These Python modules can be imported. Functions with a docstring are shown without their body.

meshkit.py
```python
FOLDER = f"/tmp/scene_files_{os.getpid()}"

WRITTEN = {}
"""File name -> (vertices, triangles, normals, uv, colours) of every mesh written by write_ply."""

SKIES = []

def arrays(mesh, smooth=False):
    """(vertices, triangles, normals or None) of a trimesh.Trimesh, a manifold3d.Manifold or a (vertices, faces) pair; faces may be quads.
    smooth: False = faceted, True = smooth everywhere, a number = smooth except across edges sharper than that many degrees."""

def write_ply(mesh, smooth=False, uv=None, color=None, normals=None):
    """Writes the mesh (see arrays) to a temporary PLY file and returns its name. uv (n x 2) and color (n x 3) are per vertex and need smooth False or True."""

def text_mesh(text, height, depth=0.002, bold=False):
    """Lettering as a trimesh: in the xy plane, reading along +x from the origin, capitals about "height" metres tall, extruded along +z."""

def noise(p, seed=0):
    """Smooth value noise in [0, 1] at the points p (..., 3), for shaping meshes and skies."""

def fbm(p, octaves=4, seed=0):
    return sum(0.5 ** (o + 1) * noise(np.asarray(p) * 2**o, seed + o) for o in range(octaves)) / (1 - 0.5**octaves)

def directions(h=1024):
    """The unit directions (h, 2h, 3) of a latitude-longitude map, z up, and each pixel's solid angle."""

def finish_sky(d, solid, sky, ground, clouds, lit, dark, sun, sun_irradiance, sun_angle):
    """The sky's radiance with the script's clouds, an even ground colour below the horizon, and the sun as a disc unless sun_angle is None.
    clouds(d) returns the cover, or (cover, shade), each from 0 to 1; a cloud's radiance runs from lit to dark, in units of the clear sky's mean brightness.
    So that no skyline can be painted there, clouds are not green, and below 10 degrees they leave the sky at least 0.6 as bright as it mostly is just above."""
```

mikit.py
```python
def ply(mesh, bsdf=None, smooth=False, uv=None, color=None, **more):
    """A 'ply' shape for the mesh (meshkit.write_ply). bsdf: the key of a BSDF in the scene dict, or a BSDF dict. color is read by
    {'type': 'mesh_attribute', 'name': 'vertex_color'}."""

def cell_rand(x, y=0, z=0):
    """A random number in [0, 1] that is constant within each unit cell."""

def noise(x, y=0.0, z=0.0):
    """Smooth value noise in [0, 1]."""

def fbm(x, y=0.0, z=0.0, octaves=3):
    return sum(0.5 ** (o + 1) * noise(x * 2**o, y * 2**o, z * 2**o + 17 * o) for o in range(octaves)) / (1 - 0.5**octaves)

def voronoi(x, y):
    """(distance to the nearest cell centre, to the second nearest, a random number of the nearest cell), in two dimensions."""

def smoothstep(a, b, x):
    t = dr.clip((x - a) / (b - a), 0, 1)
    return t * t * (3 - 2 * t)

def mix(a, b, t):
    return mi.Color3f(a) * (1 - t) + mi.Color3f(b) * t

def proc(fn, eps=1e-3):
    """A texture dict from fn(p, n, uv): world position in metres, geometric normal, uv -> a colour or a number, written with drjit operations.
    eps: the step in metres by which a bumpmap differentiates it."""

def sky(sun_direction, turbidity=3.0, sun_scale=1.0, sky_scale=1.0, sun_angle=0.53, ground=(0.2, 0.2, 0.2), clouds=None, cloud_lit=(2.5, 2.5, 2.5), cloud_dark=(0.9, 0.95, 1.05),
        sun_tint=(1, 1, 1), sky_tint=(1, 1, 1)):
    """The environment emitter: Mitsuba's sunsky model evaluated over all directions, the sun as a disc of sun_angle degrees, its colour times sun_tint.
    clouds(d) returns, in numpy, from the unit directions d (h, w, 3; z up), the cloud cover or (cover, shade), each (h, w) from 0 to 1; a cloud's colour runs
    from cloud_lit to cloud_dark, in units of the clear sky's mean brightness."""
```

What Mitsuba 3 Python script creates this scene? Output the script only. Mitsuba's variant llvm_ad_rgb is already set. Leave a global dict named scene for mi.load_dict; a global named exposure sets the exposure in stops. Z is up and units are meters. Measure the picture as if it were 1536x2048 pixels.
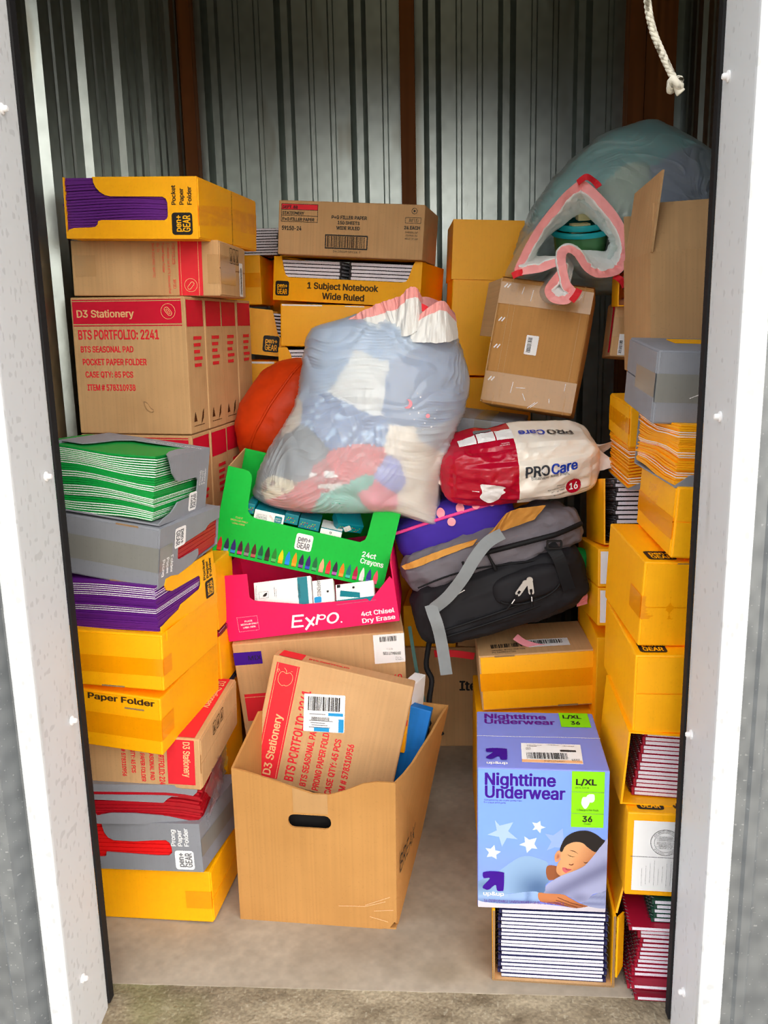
import math, random
import numpy as np, trimesh, shapely
import mitsuba as mi, drjit as dr
import mikit, meshkit
from shapely.geometry import Polygon, box as sbox, Point
from shapely import affinity
from mikit import noise, fbm, smoothstep, mix
rng = np.random.default_rng(7)
T = mi.ScalarTransform4f
scene, labels = {}, {}

# ------------------------------------------------------------------ camera, sky, exposure
CAM = np.array([0.0, -1.465, 1.31])
FWD, DOWN = np.array([-.021030, -.977411, -.210299]), None
RC = np.array([[.997918, .060971, -.021030], [-.007693, -.211208, -.977411], [-.064035, .975538, -.210299]])
scene['camera'] = {'type': 'perspective', 'fov_axis': 'x', 'fov': 2 * math.degrees(math.atan(768 / 1760)), 'near_clip': .02, 'far_clip': 200,
                   'to_world': T().look_at(origin=CAM.tolist(), target=(CAM + RC[2]).tolist(), up=(-RC[1]).tolist())}


def overcast(d):
    n = meshkit.fbm(d * 2.2 + 5, 4, 3)
    return np.ones(d.shape[:2]), np.clip((n - .42) * 1.6, 0, 1)


scene['sky'] = mikit.sky((0.33, -.85, .36), turbidity=4, sun_scale=0.12, sun_angle=55, sun_tint=(.86, 1.04, 1.42), clouds=overcast, cloud_lit=(1.35, 1.38, 1.42), cloud_dark=(1.0, 1.03, 1.08), ground=(.34, .345, .35))
exposure = 4.12


# ------------------------------------------------------------------ materials
def L(r, g, b):
    c = np.array([r, g, b]) / 255
    return np.where(c < .04045, c / 12.92, ((c + .055) / 1.055) ** 2.4).tolist()


def mat(name, col, rough=.6, spec=.35, **kw):
    c = col if isinstance(col, dict) else {'type': 'rgb', 'value': L(*col)}
    b = {'type': 'principled', 'base_color': c, 'roughness': rough, 'specular': spec, **kw}
    scene['m_' + name] = {'type': 'twosided', 'bsdf': b}


def bump(name, fn, scale, eps=1e-3):
    inner = scene['m_' + name]['bsdf']
    scene['m_' + name] = {'type': 'twosided', 'bsdf': {'type': 'bumpmap', 'arbitrary': mikit.proc(fn, eps), 'scale': scale, 'bsdf': inner}}


def board(base, var, streak=.05):
    """printed or plain corrugated board: cloudy tone, fine flute streaks and fibre flecks"""
    b, v = L(*base), L(*var)

    def fn(p, n, uv):
        c = fbm(p.x * 9, p.y * 9, p.z * 9, 3)
        s = noise(uv.x * 260 + 40, uv.y * 4, 3.0) - .5
        f = smoothstep(.80, .92, noise(uv.x * 420, uv.y * 420, 7.0))
        return mix(b, v, dr.clip(c * 1.3 - .3, 0, 1)) * (1 + streak * s - .06 * f)
    return mikit.proc(fn)


mat('kraft', board((204, 163, 117), (188, 147, 102), .10), .75, .2)
mat('kraft_warm', board((192, 141, 82), (180, 130, 73), .09), .75, .2)
mat('yellow', board((255, 182, 0), (252, 171, 0), .03), .48, .4)
mat('gray', board((140, 143, 152), (130, 133, 141), .04), .5, .4)
mat('green', board((0, 190, 62), (0, 182, 58), .02), .45, .4)
mat('pink', board((250, 10, 96), (242, 8, 90), .02), .45, .4)
mat('blue', board((0, 112, 196), (0, 104, 186), .08), .5, .4)
mat('lilac', (130, 142, 226), .38, .5)
mat('white', (240, 240, 242), .55, .3)
mat('paper', board((236, 233, 244), (226, 222, 236), .05), .75, .2)
mat('print_red', (226, 40, 52), .6, .3)
mat('print_crimson', (205, 16, 48), .6, .3)
mat('print_pale', (232, 178, 130), .65, .25)
mat('ink', (30, 26, 26), .55, .3)
mat('ink_brown', (62, 38, 14), .55, .3)
mat('ink_gray', (110, 112, 118), .6, .3)
mat('violet', (58, 6, 140), .5, .35)
mat('plum', (96, 28, 140), .5, .35)
mat('lime', (138, 226, 14), .45, .35)
mat('cut', (150, 118, 84), .85, .1)
mat('folder_purple', board((98, 30, 130), (88, 24, 118), .05), .5, .35)
mat('folder_green', board((10, 150, 62), (6, 138, 54), .05), .5, .35)
mat('folder_red', board((176, 12, 30), (160, 8, 24), .05), .4, .5)
mat('folder_scarlet', board((236, 22, 24), (222, 16, 18), .05), .5, .35)
mat('folder_yellow', board((255, 176, 12), (246, 164, 8), .05), .5, .35)
mat('cover_navy', (38, 40, 84), .4, .5)
mat('cover_black', (34, 34, 38), .4, .5)
mat('cover_maroon', (158, 14, 46), .4, .5)
mat('cover_green', (30, 74, 60), .4, .5)
mat('wire', (96, 96, 100), .3, .5, metallic=.9)
mat('black', (18, 18, 20), .6, .3)
mat('teal', (0, 122, 138), .4, .45)
mat('cyan', (30, 150, 214), .5, .35)


def tape_bsdf(col, al):
    return {'type': 'blendbsdf', 'weight': al, 'a': {'type': 'thindielectric'}, 'b': {'type': 'twosided', 'bsdf': {'type': 'roughplastic', 'alpha': .12, 'diffuse_reflectance': {'type': 'rgb', 'value': L(*col)}}}}


mat('tape', board((190, 148, 100), (178, 136, 88), .04), .22, .6)
mat('tape_yellow', board((243, 156, 2), (236, 148, 2), .03), .2, .6)
mat('tape_gray', board((134, 134, 130), (126, 126, 122), .03), .2, .6)


def conc(p, n, uv):
    c = fbm(p.x * 5, p.y * 5, 1.0, 4)
    g = fbm(p.x * 60, p.y * 60, 4.0, 3)
    st = smoothstep(.56, .72, fbm(p.x * 2.4 + 9, p.y * 5, 2.0, 3))
    base = mix(L(150, 138, 122), L(182, 172, 156), dr.clip(c * 1.6 - .3, 0, 1))
    base = base * (.86 + .28 * g)
    return mix(base, base * mi.Color3f(.70, .66, .58), st * .6)


def conc_rough(p, n, uv):
    g = fbm(p.x * 210, p.y * 210, 4.0, 3)
    c = fbm(p.x * 14, p.y * 26, 3.0, 3)
    w = smoothstep(.80, .90, noise(p.x * 190, p.y * 190, 2.0))
    m = smoothstep(.5, .75, fbm(p.x * 6 + 3, p.y * 6, 8.0, 3)) * smoothstep(-.35, -.62, p.x)
    base = mix(L(112, 99, 80), L(160, 147, 124), dr.clip(c * 1.5 - .2, 0, 1)) * (.68 + .64 * g)
    base = mix(base, mi.Color3f(*L(206, 198, 176)), w * .22)
    return mix(base, mi.Color3f(*L(120, 124, 66)), m * .5)


mat('concrete', mikit.proc(conc), .85, .2)
mat('apron', mikit.proc(conc_rough), .9, .2)
bump('apron', lambda p, n, uv: fbm(p.x * 210, p.y * 210, 1.0, 2), .0022)


def galv(p, n, uv):
    s = noise(p.x * 45, p.y * 45, p.z * 30)
    c = fbm(p.x * 7, p.y * 7, p.z * 2.5, 3)
    d = smoothstep(.62, .75, fbm(p.x * 12, p.y * 12, p.z * 2 + 5, 3))
    return mix(mi.Color3f(*L(176, 184, 181)) * (.84 + .2 * s), mi.Color3f(*L(120, 108, 84)), d * .45) * (.82 + .3 * c)


mat('galv', mikit.proc(galv), .36, .5, metallic=1.0)
def galv_dull(p, n, uv):
    s = noise(p.x * 60, p.y * 60, p.z * 40)
    d = smoothstep(.84, .93, noise(p.x * 260, p.y * 260, p.z * 200))
    return mix(L(116, 120, 124), L(140, 144, 147), s) * (.85 + .3 * fbm(p.x * 9, p.y * 9, p.z * 2, 3)) + mi.Color3f(.16) * d


mat('galv_out', mikit.proc(galv_dull), .5, .5, metallic=.35)


def paint(p, n, uv):
    f = smoothstep(.72, .84, noise(p.x * 150, p.y * 150, p.z * 70))
    k = smoothstep(.6, .8, fbm(p.x * 20, p.y * 20, p.z * 3, 3))
    mould = smoothstep(.55, .7, fbm(p.y * 60, p.z * 3, 2.0, 3)) * smoothstep(.30, .1, p.z) * smoothstep(.2, .4, p.x)
    c = mix(L(207, 210, 213), L(194, 196, 196), k) * (1 - .14 * f)
    return mix(c, mi.Color3f(*L(132, 130, 84)), mould * .7)


mat('paint', mikit.proc(paint), .45, .4)
mat('rubber', (22, 22, 24), .7, .3)
mat('steel_gray', (112, 114, 116), .45, .4)


def wood(p, n, uv):
    g = noise(p.x * 70, p.y * 70, p.z * 1.6)
    return mix(L(150, 92, 48), L(112, 62, 30), g)


mat('wood', mikit.proc(wood), .7, .25)

# ------------------------------------------------------------------ helpers
_names = {}


def key_of(name):
    n = _names.get(name, 0)
    _names[name] = n + 1
    return name if n == 0 else f'{name}_{n:03d}'


def child(parent, part):
    return parent + '__' + key_of(parent + '__' + part)[len(parent) + 2:]


def tag(key, label=None, cat=None, group=None, kind=None):
    d = {k: v for k, v in dict(label=label, category=cat, group=group, kind=kind).items() if v}
    labels.setdefault(key, {}).update(d)


def put(key, mesh, m, smooth=False, uv=None, color=None, to=None):
    more = {} if to is None else {'to_world': T(to)}
    scene[key] = mikit.ply(mesh, m if isinstance(m, dict) else 'm_' + m, smooth, uv, color, **more)
    return key


def cat(parts):
    vs, fs, o = [], [], 0
    for v, f in parts:
        v, f = np.asarray(v, float), np.asarray(f, int)
        if len(f) == 0:
            continue
        if f.shape[1] == 4:
            f = np.vstack([f[:, [0, 1, 2]], f[:, [0, 2, 3]]])
        vs.append(v), fs.append(f + o)
        o += len(v)
    return np.vstack(vs), np.vstack(fs)


def slab(x0, x1, y0, y1, z0, z1):
    v = np.array([[x, y, z] for x in (x0, x1) for y in (y0, y1) for z in (z0, z1)], float)
    f = np.array([[0, 1, 3, 2], [4, 6, 7, 5], [0, 4, 5, 1], [2, 3, 7, 6], [0, 2, 6, 4], [1, 5, 7, 3]])
    return v, f


def tri(poly):
    if poly.is_empty:
        return np.zeros((0, 2)), np.zeros((0, 3), int)
    out, o = [], 0
    for g in getattr(poly, 'geoms', [poly]):
        if g.area > 1e-10:
            v, f = trimesh.creation.triangulate_polygon(g, engine='earcut')
            out.append((np.c_[v, np.zeros(len(v))], f))
    v, f = cat(out)
    return v[:, :2], f


def spline(pts, n=8, closed=True):
    p = np.asarray(pts, float)
    out = []
    m = len(p)
    for i in range(m if closed else m - 1):
        a, b, c, d = (p[(i - 1) % m], p[i], p[(i + 1) % m], p[(i + 2) % m]) if closed else (p[max(i - 1, 0)], p[i], p[i + 1], p[min(i + 2, m - 1)])
        for t in np.arange(n) / n:
            out.append(.5 * ((2 * b) + (c - a) * t + (2 * a - 5 * b + 4 * c - d) * t * t + (3 * b - a - 3 * c + d) * t ** 3))
    if not closed:
        out.append(p[-1])
    return np.array(out)


def blob(pts, n=6):
    return Polygon(spline(pts, n)).buffer(0)


def rrect(u0, v0, u1, v1, r):
    return sbox(u0 + r, v0 + r, u1 - r, v1 - r).buffer(r, quad_segs=3)


_txt = {}


def text2(s, bold=False):
    if (s, bold) not in _txt:
        m = meshkit.text_mesh(s, 1.0, .1, bold)
        v, f = np.array(m.vertices), np.array(m.faces)
        f = f[(v[f][:, :, 2] > .05).all(1)]
        u, inv = np.unique(f, return_inverse=True)
        _txt[(s, bold)] = (v[u][:, :2], inv.reshape(f.shape))
    return _txt[(s, bold)]


def textat(s, u, v, h, rot=0, wd=None, bold=False, slant=0, sx=1.0):
    p, f = text2(s, bold)
    if bold:  # a heavier face: the letters twice, a hair apart
        p, f = np.vstack([p - [.022, 0], p + [.022, 0]]), np.vstack([f, f + len(p)])
    p = p * h
    w = p[:, 0].max()
    k = wd / w if wd else sx
    p = np.c_[p[:, 0] * k + slant * p[:, 1], p[:, 1]]
    a = math.radians(rot)
    return np.c_[u + p[:, 0] * math.cos(a) - p[:, 1] * math.sin(a), v + p[:, 0] * math.sin(a) + p[:, 1] * math.cos(a)], f


def rotm(yaw, pitch, roll):
    z, x, y = map(math.radians, (yaw, pitch, roll))
    Rz = np.array([[math.cos(z), -math.sin(z), 0], [math.sin(z), math.cos(z), 0], [0, 0, 1]])
    Rx = np.array([[1, 0, 0], [0, math.cos(x), -math.sin(x)], [0, math.sin(x), math.cos(x)]])
    Ry = np.array([[math.cos(y), 0, math.sin(y)], [0, 1, 0], [-math.sin(y), 0, math.cos(y)]])
    return Rz @ Rx @ Ry


class Bx:
    """a carton in its own frame: origin at the middle of its base, x along the front, y into the depth, z up"""

    def __init__(s, name, P, label, category, group=None, bulge=.003, warp=None):
        s.key = key_of(name)
        s.pos, s.R = np.array(P[:3]), rotm(*P[3:6])
        s.w, s.d, s.h = P[6:9]
        s.bul, s.warp = bulge, warp or {}
        s.sg = rng.uniform(-.4, 1, 6)
        s.off = rng.uniform(0, 5, 2)
        tag(s.key, label, category, group)

    def world(s, p):
        p = np.asarray(p, float).copy()
        if s.warp:
            a, b, c = np.clip(p[:, 0] / s.w + .5, 0, 1), np.clip(p[:, 1] / s.d + .5, 0, 1), np.clip(p[:, 2] / s.h, 0, 1)
            q = p.copy()
            for k, o in s.warp.items():
                wt = (a if k[2] == 'R' else 1 - a) * (b if k[0] == 'B' else 1 - b) * (c if k[1] == 'T' else 1 - c)
                q += wt[:, None] * np.array(o)
            p = q
        return p @ s.R.T + s.pos

    def size(s, f):
        return {'front': (s.w, s.h), 'back': (s.w, s.h), 'left': (s.d, s.h), 'right': (s.d, s.h), 'top': (s.w, s.d), 'bottom': (s.w, s.d)}[f]

    def on(s, f, uv, out=0.0, bulge=True):
        u, v = np.asarray(uv, float).T[:2]
        W_, H_ = s.size(f)
        if bulge:
            i = ('front', 'back', 'left', 'right', 'top', 'bottom').index(f)
            a = np.clip(1 - (2 * u / W_ - 1) ** 2, 0, 1) * np.clip(1 - (2 * v / H_ - 1) ** 2, 0, 1)
            out = out + s.bul * s.sg[i] * a * (0 if f == 'bottom' else 1)
        o = np.broadcast_to(out, u.shape)
        w, d, h = s.w, s.d, s.h
        return np.stack({'front': (u - w / 2, -d / 2 - o, v), 'back': (w / 2 - u, d / 2 + o, v), 'right': (w / 2 + o, u - d / 2, v),
                         'left': (-w / 2 - o, d / 2 - u, v), 'top': (u - w / 2, v - d / 2, h + o), 'bottom': (u - w / 2, d / 2 - v, -o)}[f], 1)

    def add(s, part, mesh, m, smooth=False, uv=None, label=None, color=None, under=None):
        k = child(under or s.key, part)
        v, f = mesh
        v, f = np.asarray(v), np.asarray(f)
        if f.shape[1] == 4:
            f = np.vstack([f[:, [0, 1, 2]], f[:, [0, 2, 3]]])
        put(k, (s.world(v), f), m, smooth, uv, color)
        if label:
            tag(k, label)
        return k

    def solid(s, m, part='body', r=.003, n=6, faces=('front', 'back', 'left', 'right', 'top', 'bottom')):
        V, F, U, o = [], [], [], 0
        for f in faces:
            W_, H_ = s.size(f)
            us = np.r_[0, np.linspace(r, W_ - r, n + 1), W_]
            vs = np.r_[0, np.linspace(r, H_ - r, n + 1), H_]
            u, v = map(np.ravel, np.meshgrid(us, vs))
            p = s.on(f, np.c_[u, v])
            c = np.array([0, 0, s.h / 2])
            half = np.array([s.w / 2, s.d / 2, s.h / 2])
            q = np.clip(p - c, -(half - r), half - r)
            dlt = p - c - q
            nr = np.linalg.norm(dlt, axis=1, keepdims=True)
            edge = (np.abs(dlt) > 1e-9).sum(1, keepdims=True) > 1
            p = np.where(edge, c + q + dlt / np.maximum(nr, 1e-9) * np.minimum(nr, r), p)
            k = n + 3
            i, j = map(np.ravel, np.meshgrid(np.arange(k - 1), np.arange(k - 1)))
            a = j * k + i
            F.append(np.c_[a, a + 1, a + k + 1, a + k] + o)
            V.append(p), U.append(np.c_[u, v] + s.off)
            o += len(p)
        return s.add(part, (np.vstack(V), np.vstack(F)), m, uv=np.vstack(U))

    def panel(s, part, m, f, poly, t=.003, edge=None, out=0.0, label=None, under=None):
        """a sheet of board of any outline set in the face f, t thick"""
        v2, f2 = tri(poly)
        a, b = s.on(f, v2, out, False), s.on(f, v2, out - t, False)
        P = [(a, f2), (b, f2[:, ::-1])]
        u = [v2, v2]
        for g in getattr(poly, 'geoms', [poly]):
            for ring in [g.exterior, *g.interiors]:
                c = np.array(ring.coords)[:-1]
                n = len(c)
                i = np.arange(n)
                P.append((np.vstack([s.on(f, c, out, False), s.on(f, c, out - t, False)]), np.c_[i, (i + 1) % n, (i + 1) % n + n, i + n][:, ::-1]))
                u.append(np.vstack([c, c]))
        return s.add(part, cat(P), m, uv=np.vstack(u) + s.off, label=label, under=under)

    def decal(s, part, m, f, geoms, out=.0008, label=None, sub=.04, under=None):
        P = []
        for g in geoms if isinstance(geoms, list) else [geoms]:
            if isinstance(g, tuple):
                v, t = g
            else:
                v, t = tri(g)
                if sub:
                    v3, t = trimesh.remesh.subdivide_to_size(np.c_[v, v * 0][:, :3], t, sub, max_iter=12)[:2]
                    v = v3[:, :2]
            P.append((s.on(f, v, out), t))
        v, t = cat(P)
        n = np.cross(v[t[:, 1]] - v[t[:, 0]], v[t[:, 2]] - v[t[:, 0]]).sum(0)
        want = {'front': (0, -1, 0), 'back': (0, 1, 0), 'left': (-1, 0, 0), 'right': (1, 0, 0), 'top': (0, 0, 1), 'bottom': (0, 0, -1)}[f]
        return s.add(part, (v, t if n @ want > 0 else t[:, ::-1]), m, label=label, under=under, uv=v[:, [0, 2]] * 1.0)

    def words(s, m, f, items, part='lettering', out=.0009, **kw):
        return s.decal(part, m, f, [textat(*a[:-1], **a[-1]) if isinstance(a[-1], dict) else textat(*a) for a in items], out, **kw)

    def logo(s, f, u, v, k, rot=0, dark=True, plate=True):
        """the rounded stationery emblem, k metres wide"""
        a = math.radians(rot)

        def R(v2):
            return np.c_[u + v2[:, 0] * math.cos(a) - v2[:, 1] * math.sin(a), v + v2[:, 0] * math.sin(a) + v2[:, 1] * math.cos(a)]
        pl = Polygon(R(np.array(rrect(0, 0, k, k, k * .14).exterior.coords)))
        key = s.decal('emblem', 'ink' if dark else 'white', f, pl, .0009)
        t1, f1 = textat('pen+', k * .12, k * .55, k * .29, wd=k * .76, bold=True)
        t2, f2 = textat('GEAR', k * .12, k * .11, k * .35, wd=k * .76, bold=True)
        s.decal('emblem_lettering', {True: 'yellow', False: 'ink_gray'}[dark] if dark in (True, False) else dark, f, [(R(t1), f1), (R(t2), f2)], .0013, under=key)
        return key

    def barcode(s, f, u, v, w, h, m='ink', n=34, part='barcode', out=.0013, seed=1, rot=0, under=None):
        g = np.random.default_rng(seed)
        x, P = 0.0, []
        ws = g.choice([1, 1, 2, 3], 2 * n).astype(float)
        ws *= w / ws.sum()
        for i, a in enumerate(ws):
            if i % 2 == 0:
                P.append(sbox(x, 0, x + a, h))
            x += a
        P = [affinity.translate(affinity.rotate(p, rot, origin=(0, 0)), u, v) for p in P]
        return s.decal(part, m, f, P, out, sub=None, under=under)

    def flaps(s, m, f, seam, tape=None, band=None, t=.0022, wrap=None):
        """two closing flaps meeting along a seam, with a strip of tape over it"""
        W_, H_ = s.size(f)
        e, g = .004, .0013
        for a, b in ((e, seam - g), (seam + g, H_ - e)):
            if b - a > .01:
                v2 = np.array([[u, v] for v in np.linspace(a, b, 4) for u in np.linspace(e, W_ - e, 7)])
                i, j = map(np.ravel, np.meshgrid(np.arange(6), np.arange(3)))
                q = j * 7 + i
                p = s.on(f, v2, t)
                c = np.array([[e, a], [W_ - e, a], [W_ - e, b], [e, b]])
                k = np.arange(4)
                side = (np.vstack([s.on(f, c, t), s.on(f, c, -.0005)]), np.c_[k, (k + 1) % 4, (k + 1) % 4 + 4, k + 4][:, ::-1])
                V, F_ = cat([(p, np.c_[q, q + 1, q + 8, q + 7]), side])
                s.add('flap', (V, F_), m, uv=np.vstack([v2, c, c]) + s.off)
        if tape:
            a, b = band
            s.decal('tape', tape, f, sbox(.0, a, W_, b), t + .0006)
            for wf, ln in (wrap or {}).items():
                ww = s.size(wf)[0]
                s.decal('tape', tape, wf, sbox(ww - ln, a, ww, b) if (f, wf) in (('front', 'left'), ('right', 'front')) else sbox(0, a, ln, b), .0009)


FIT = {
 'L1': [-0.6584, 0.3747, 0.0008, -3.6407, -0.6, -0.9, 0.3048, 0.2493, 0.1259],
 'L2': [-0.6586, 0.359, 0.1283, -6.5661, -4.2163, -3.2894, 0.3047, 0.2506, 0.1115],
 'L3': [-0.6886, 0.3639, 0.2478, 3.1086, -0.2127, 1.6632, 0.305, 0.2541, 0.0946],
 'L4': [-0.6674, 0.3952, 0.3416, -2.0561, 2.4031, 2.4845, 0.3042, 0.2976, 0.1214],
 'L5': [-0.7036, 0.3469, 0.4633, -8.6765, 3.4701, 3.7154, 0.3038, 0.3012, 0.1302],
 'L6': [-0.6897, 0.3242, 0.5934, -7.364, -1.405, 1.1733, 0.3051, 0.2918, 0.1179],
 'L7': [-0.6845, 0.3301, 0.7111, -10.7267, 0.6634, -0.6982, 0.305, 0.2551, 0.1027],
 'L8': [-0.6813, 0.342, 0.8137, -12.1085, -1.4435, 6.4991, 0.3028, 0.2612, 0.1246],
 'L9': [-0.6553, 0.3226, 0.9374, -8.3495, -2.8957, 7.5342, 0.2415, 0.2262, 0.1363],
 'K1': [-0.7505, 0.9852, 1.0443, -6.1994, -0.1688, 0.757, 0.303, 0.5024, 0.3409],
 'K3': [-0.7292, 0.9033, 1.3877, -0.4472, -0.1126, 1.3584, 0.3743, 0.2791, 0.1341],
 'K4': [-0.7128, 0.9413, 1.5229, -3.443, 1.0389, 1.9249, 0.328, 0.5203, 0.1394],
 'C2': [-0.2579, 1.4629, 1.3677, -12.3225, -0.9361, 4.3462, 0.4773, 0.3043, 0.1329],
 'C1': [-0.25, 1.413, 1.5044, -7.2301, -0.0078, 4.3459, 0.4454, 0.2951, 0.1565],
 'C3': [-0.2763, 1.4501, 1.2355, 0.5735, -0.0569, 2.435, 0.4401, 0.28, 0.1293],
 'C4': [-0.2856, 1.4477, 1.0447, 0.6814, -0.0485, 0.5325, 0.44, 0.2805, 0.1947],
 'T1': [0.1249, 1.4516, 1.1421, 2.6927, -0.2009, 2.5015, 0.2045, 0.2909, 0.458],
 'R4': [0.511, 0.2156, 0.2147, -3.1901, 0.0074, 0.1796, 0.3049, 0.3022, 0.1766],
 'R3': [0.4945, 0.2192, 0.3914, -0.8503, 2.4895, 3.5137, 0.304, 0.2495, 0.1532],
 'R2': [0.5123, 0.2534, 0.5453, -0.6747, 1.4127, -0.0644, 0.305, 0.3142, 0.1585],
 'R1': [0.5152, 0.2721, 0.7045, 2.4266, 1.9668, 1.7693, 0.3051, 0.2738, 0.1664],
 'R0': [0.5709, 0.2545, 0.8712, -0.5979, -0.2298, 3.2177, 0.3053, 0.2866, 0.1315],
 'N1': [0.2256, 0.2259, 0.0, -2.8208, 0.0, -0.2, 0.2413, 0.2809, 0.1603],
 'NT': [0.1988, 0.2248, 0.1604, -2.1594, -0.5688, -0.1362, 0.2519, 0.2597, 0.3031],
 'YB': [0.2455, 0.7507, 0.3444, 0.203, -3.2563, -3.9059, 0.2877, 0.256, 0.1442],
 'RC': [0.5291, 0.7352, 0.5595, -1.0012, -9.0399, 0.3701, 0.3047, 0.3371, 0.1876],
 'RB': [0.5485, 0.7636, 0.7475, -0.2705, -10.6954, 0.0087, 0.305, 0.261, 0.1605],
 'GR': [0.5413, 0.3004, 1.1209, -0.3438, 4.0917, 2.4123, 0.305, 0.2518, 0.1338],
 'FB': [0.5776, 0.652, 1.0282, -0.4512, 2.2619, 0.0572, 0.305, 0.2453, 0.0937],
 'BO': [0.6284, 0.6602, 1.1882, -0.8763, 0.1288, -2.4505, 0.33, 0.3001, 0.2643],
 'E3': [-0.3167, 0.784, 0.2929, 6.6678, 6.6471, -2.5517, 0.43, 0.3, 0.27],
 'E2': [-0.3180, 0.7180, 0.5630, 1.0, -0.8, -7.0, 0.43, 0.25, 0.17],
 'E1': [-0.3669, 0.7794, 0.7085, 3.099, 2.1948, 14.067, 0.4384, 0.2532, 0.2258],
 'BC': [-0.2629, 0.4366, -0.0001, -4.7721, -0.0, 0.0, 0.3597, 0.3827, 0.3696],
 'DT': [-0.2945, 0.4519, 0.2178, -1.8289, -10.4475, 12.0896, 0.34, 0.07, 0.3],
 'TB': [0.2413, 0.9553, 1.066, -10.6662, -8.3938, 8.7894, 0.2386, 0.1974, 0.3294],
 'RK': [0.6094, 0.98, 1.19, -3.8893, -4.2704, 5.6949, 0.32, 0.185, 0.145],
 'GT': [0.1329, 1.0006, 0.9504, -9.6157, -0.0346, 6.8366, 0.1849, 0.247, 0.1013],
}

# ------------------------------------------------------------------ the setting
XL, XR, YB_, ZC = -.96, .90, 2.10, 2.55


def structure(key, mesh, m, label=None, **kw):
    put(key, mesh, m, **kw)
    tag(key, label, kind='structure')


def plane_grid(x0, x1, y0, y1, z, n=2):
    return slab(x0, x1, y0, y1, z - .08, z)


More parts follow.
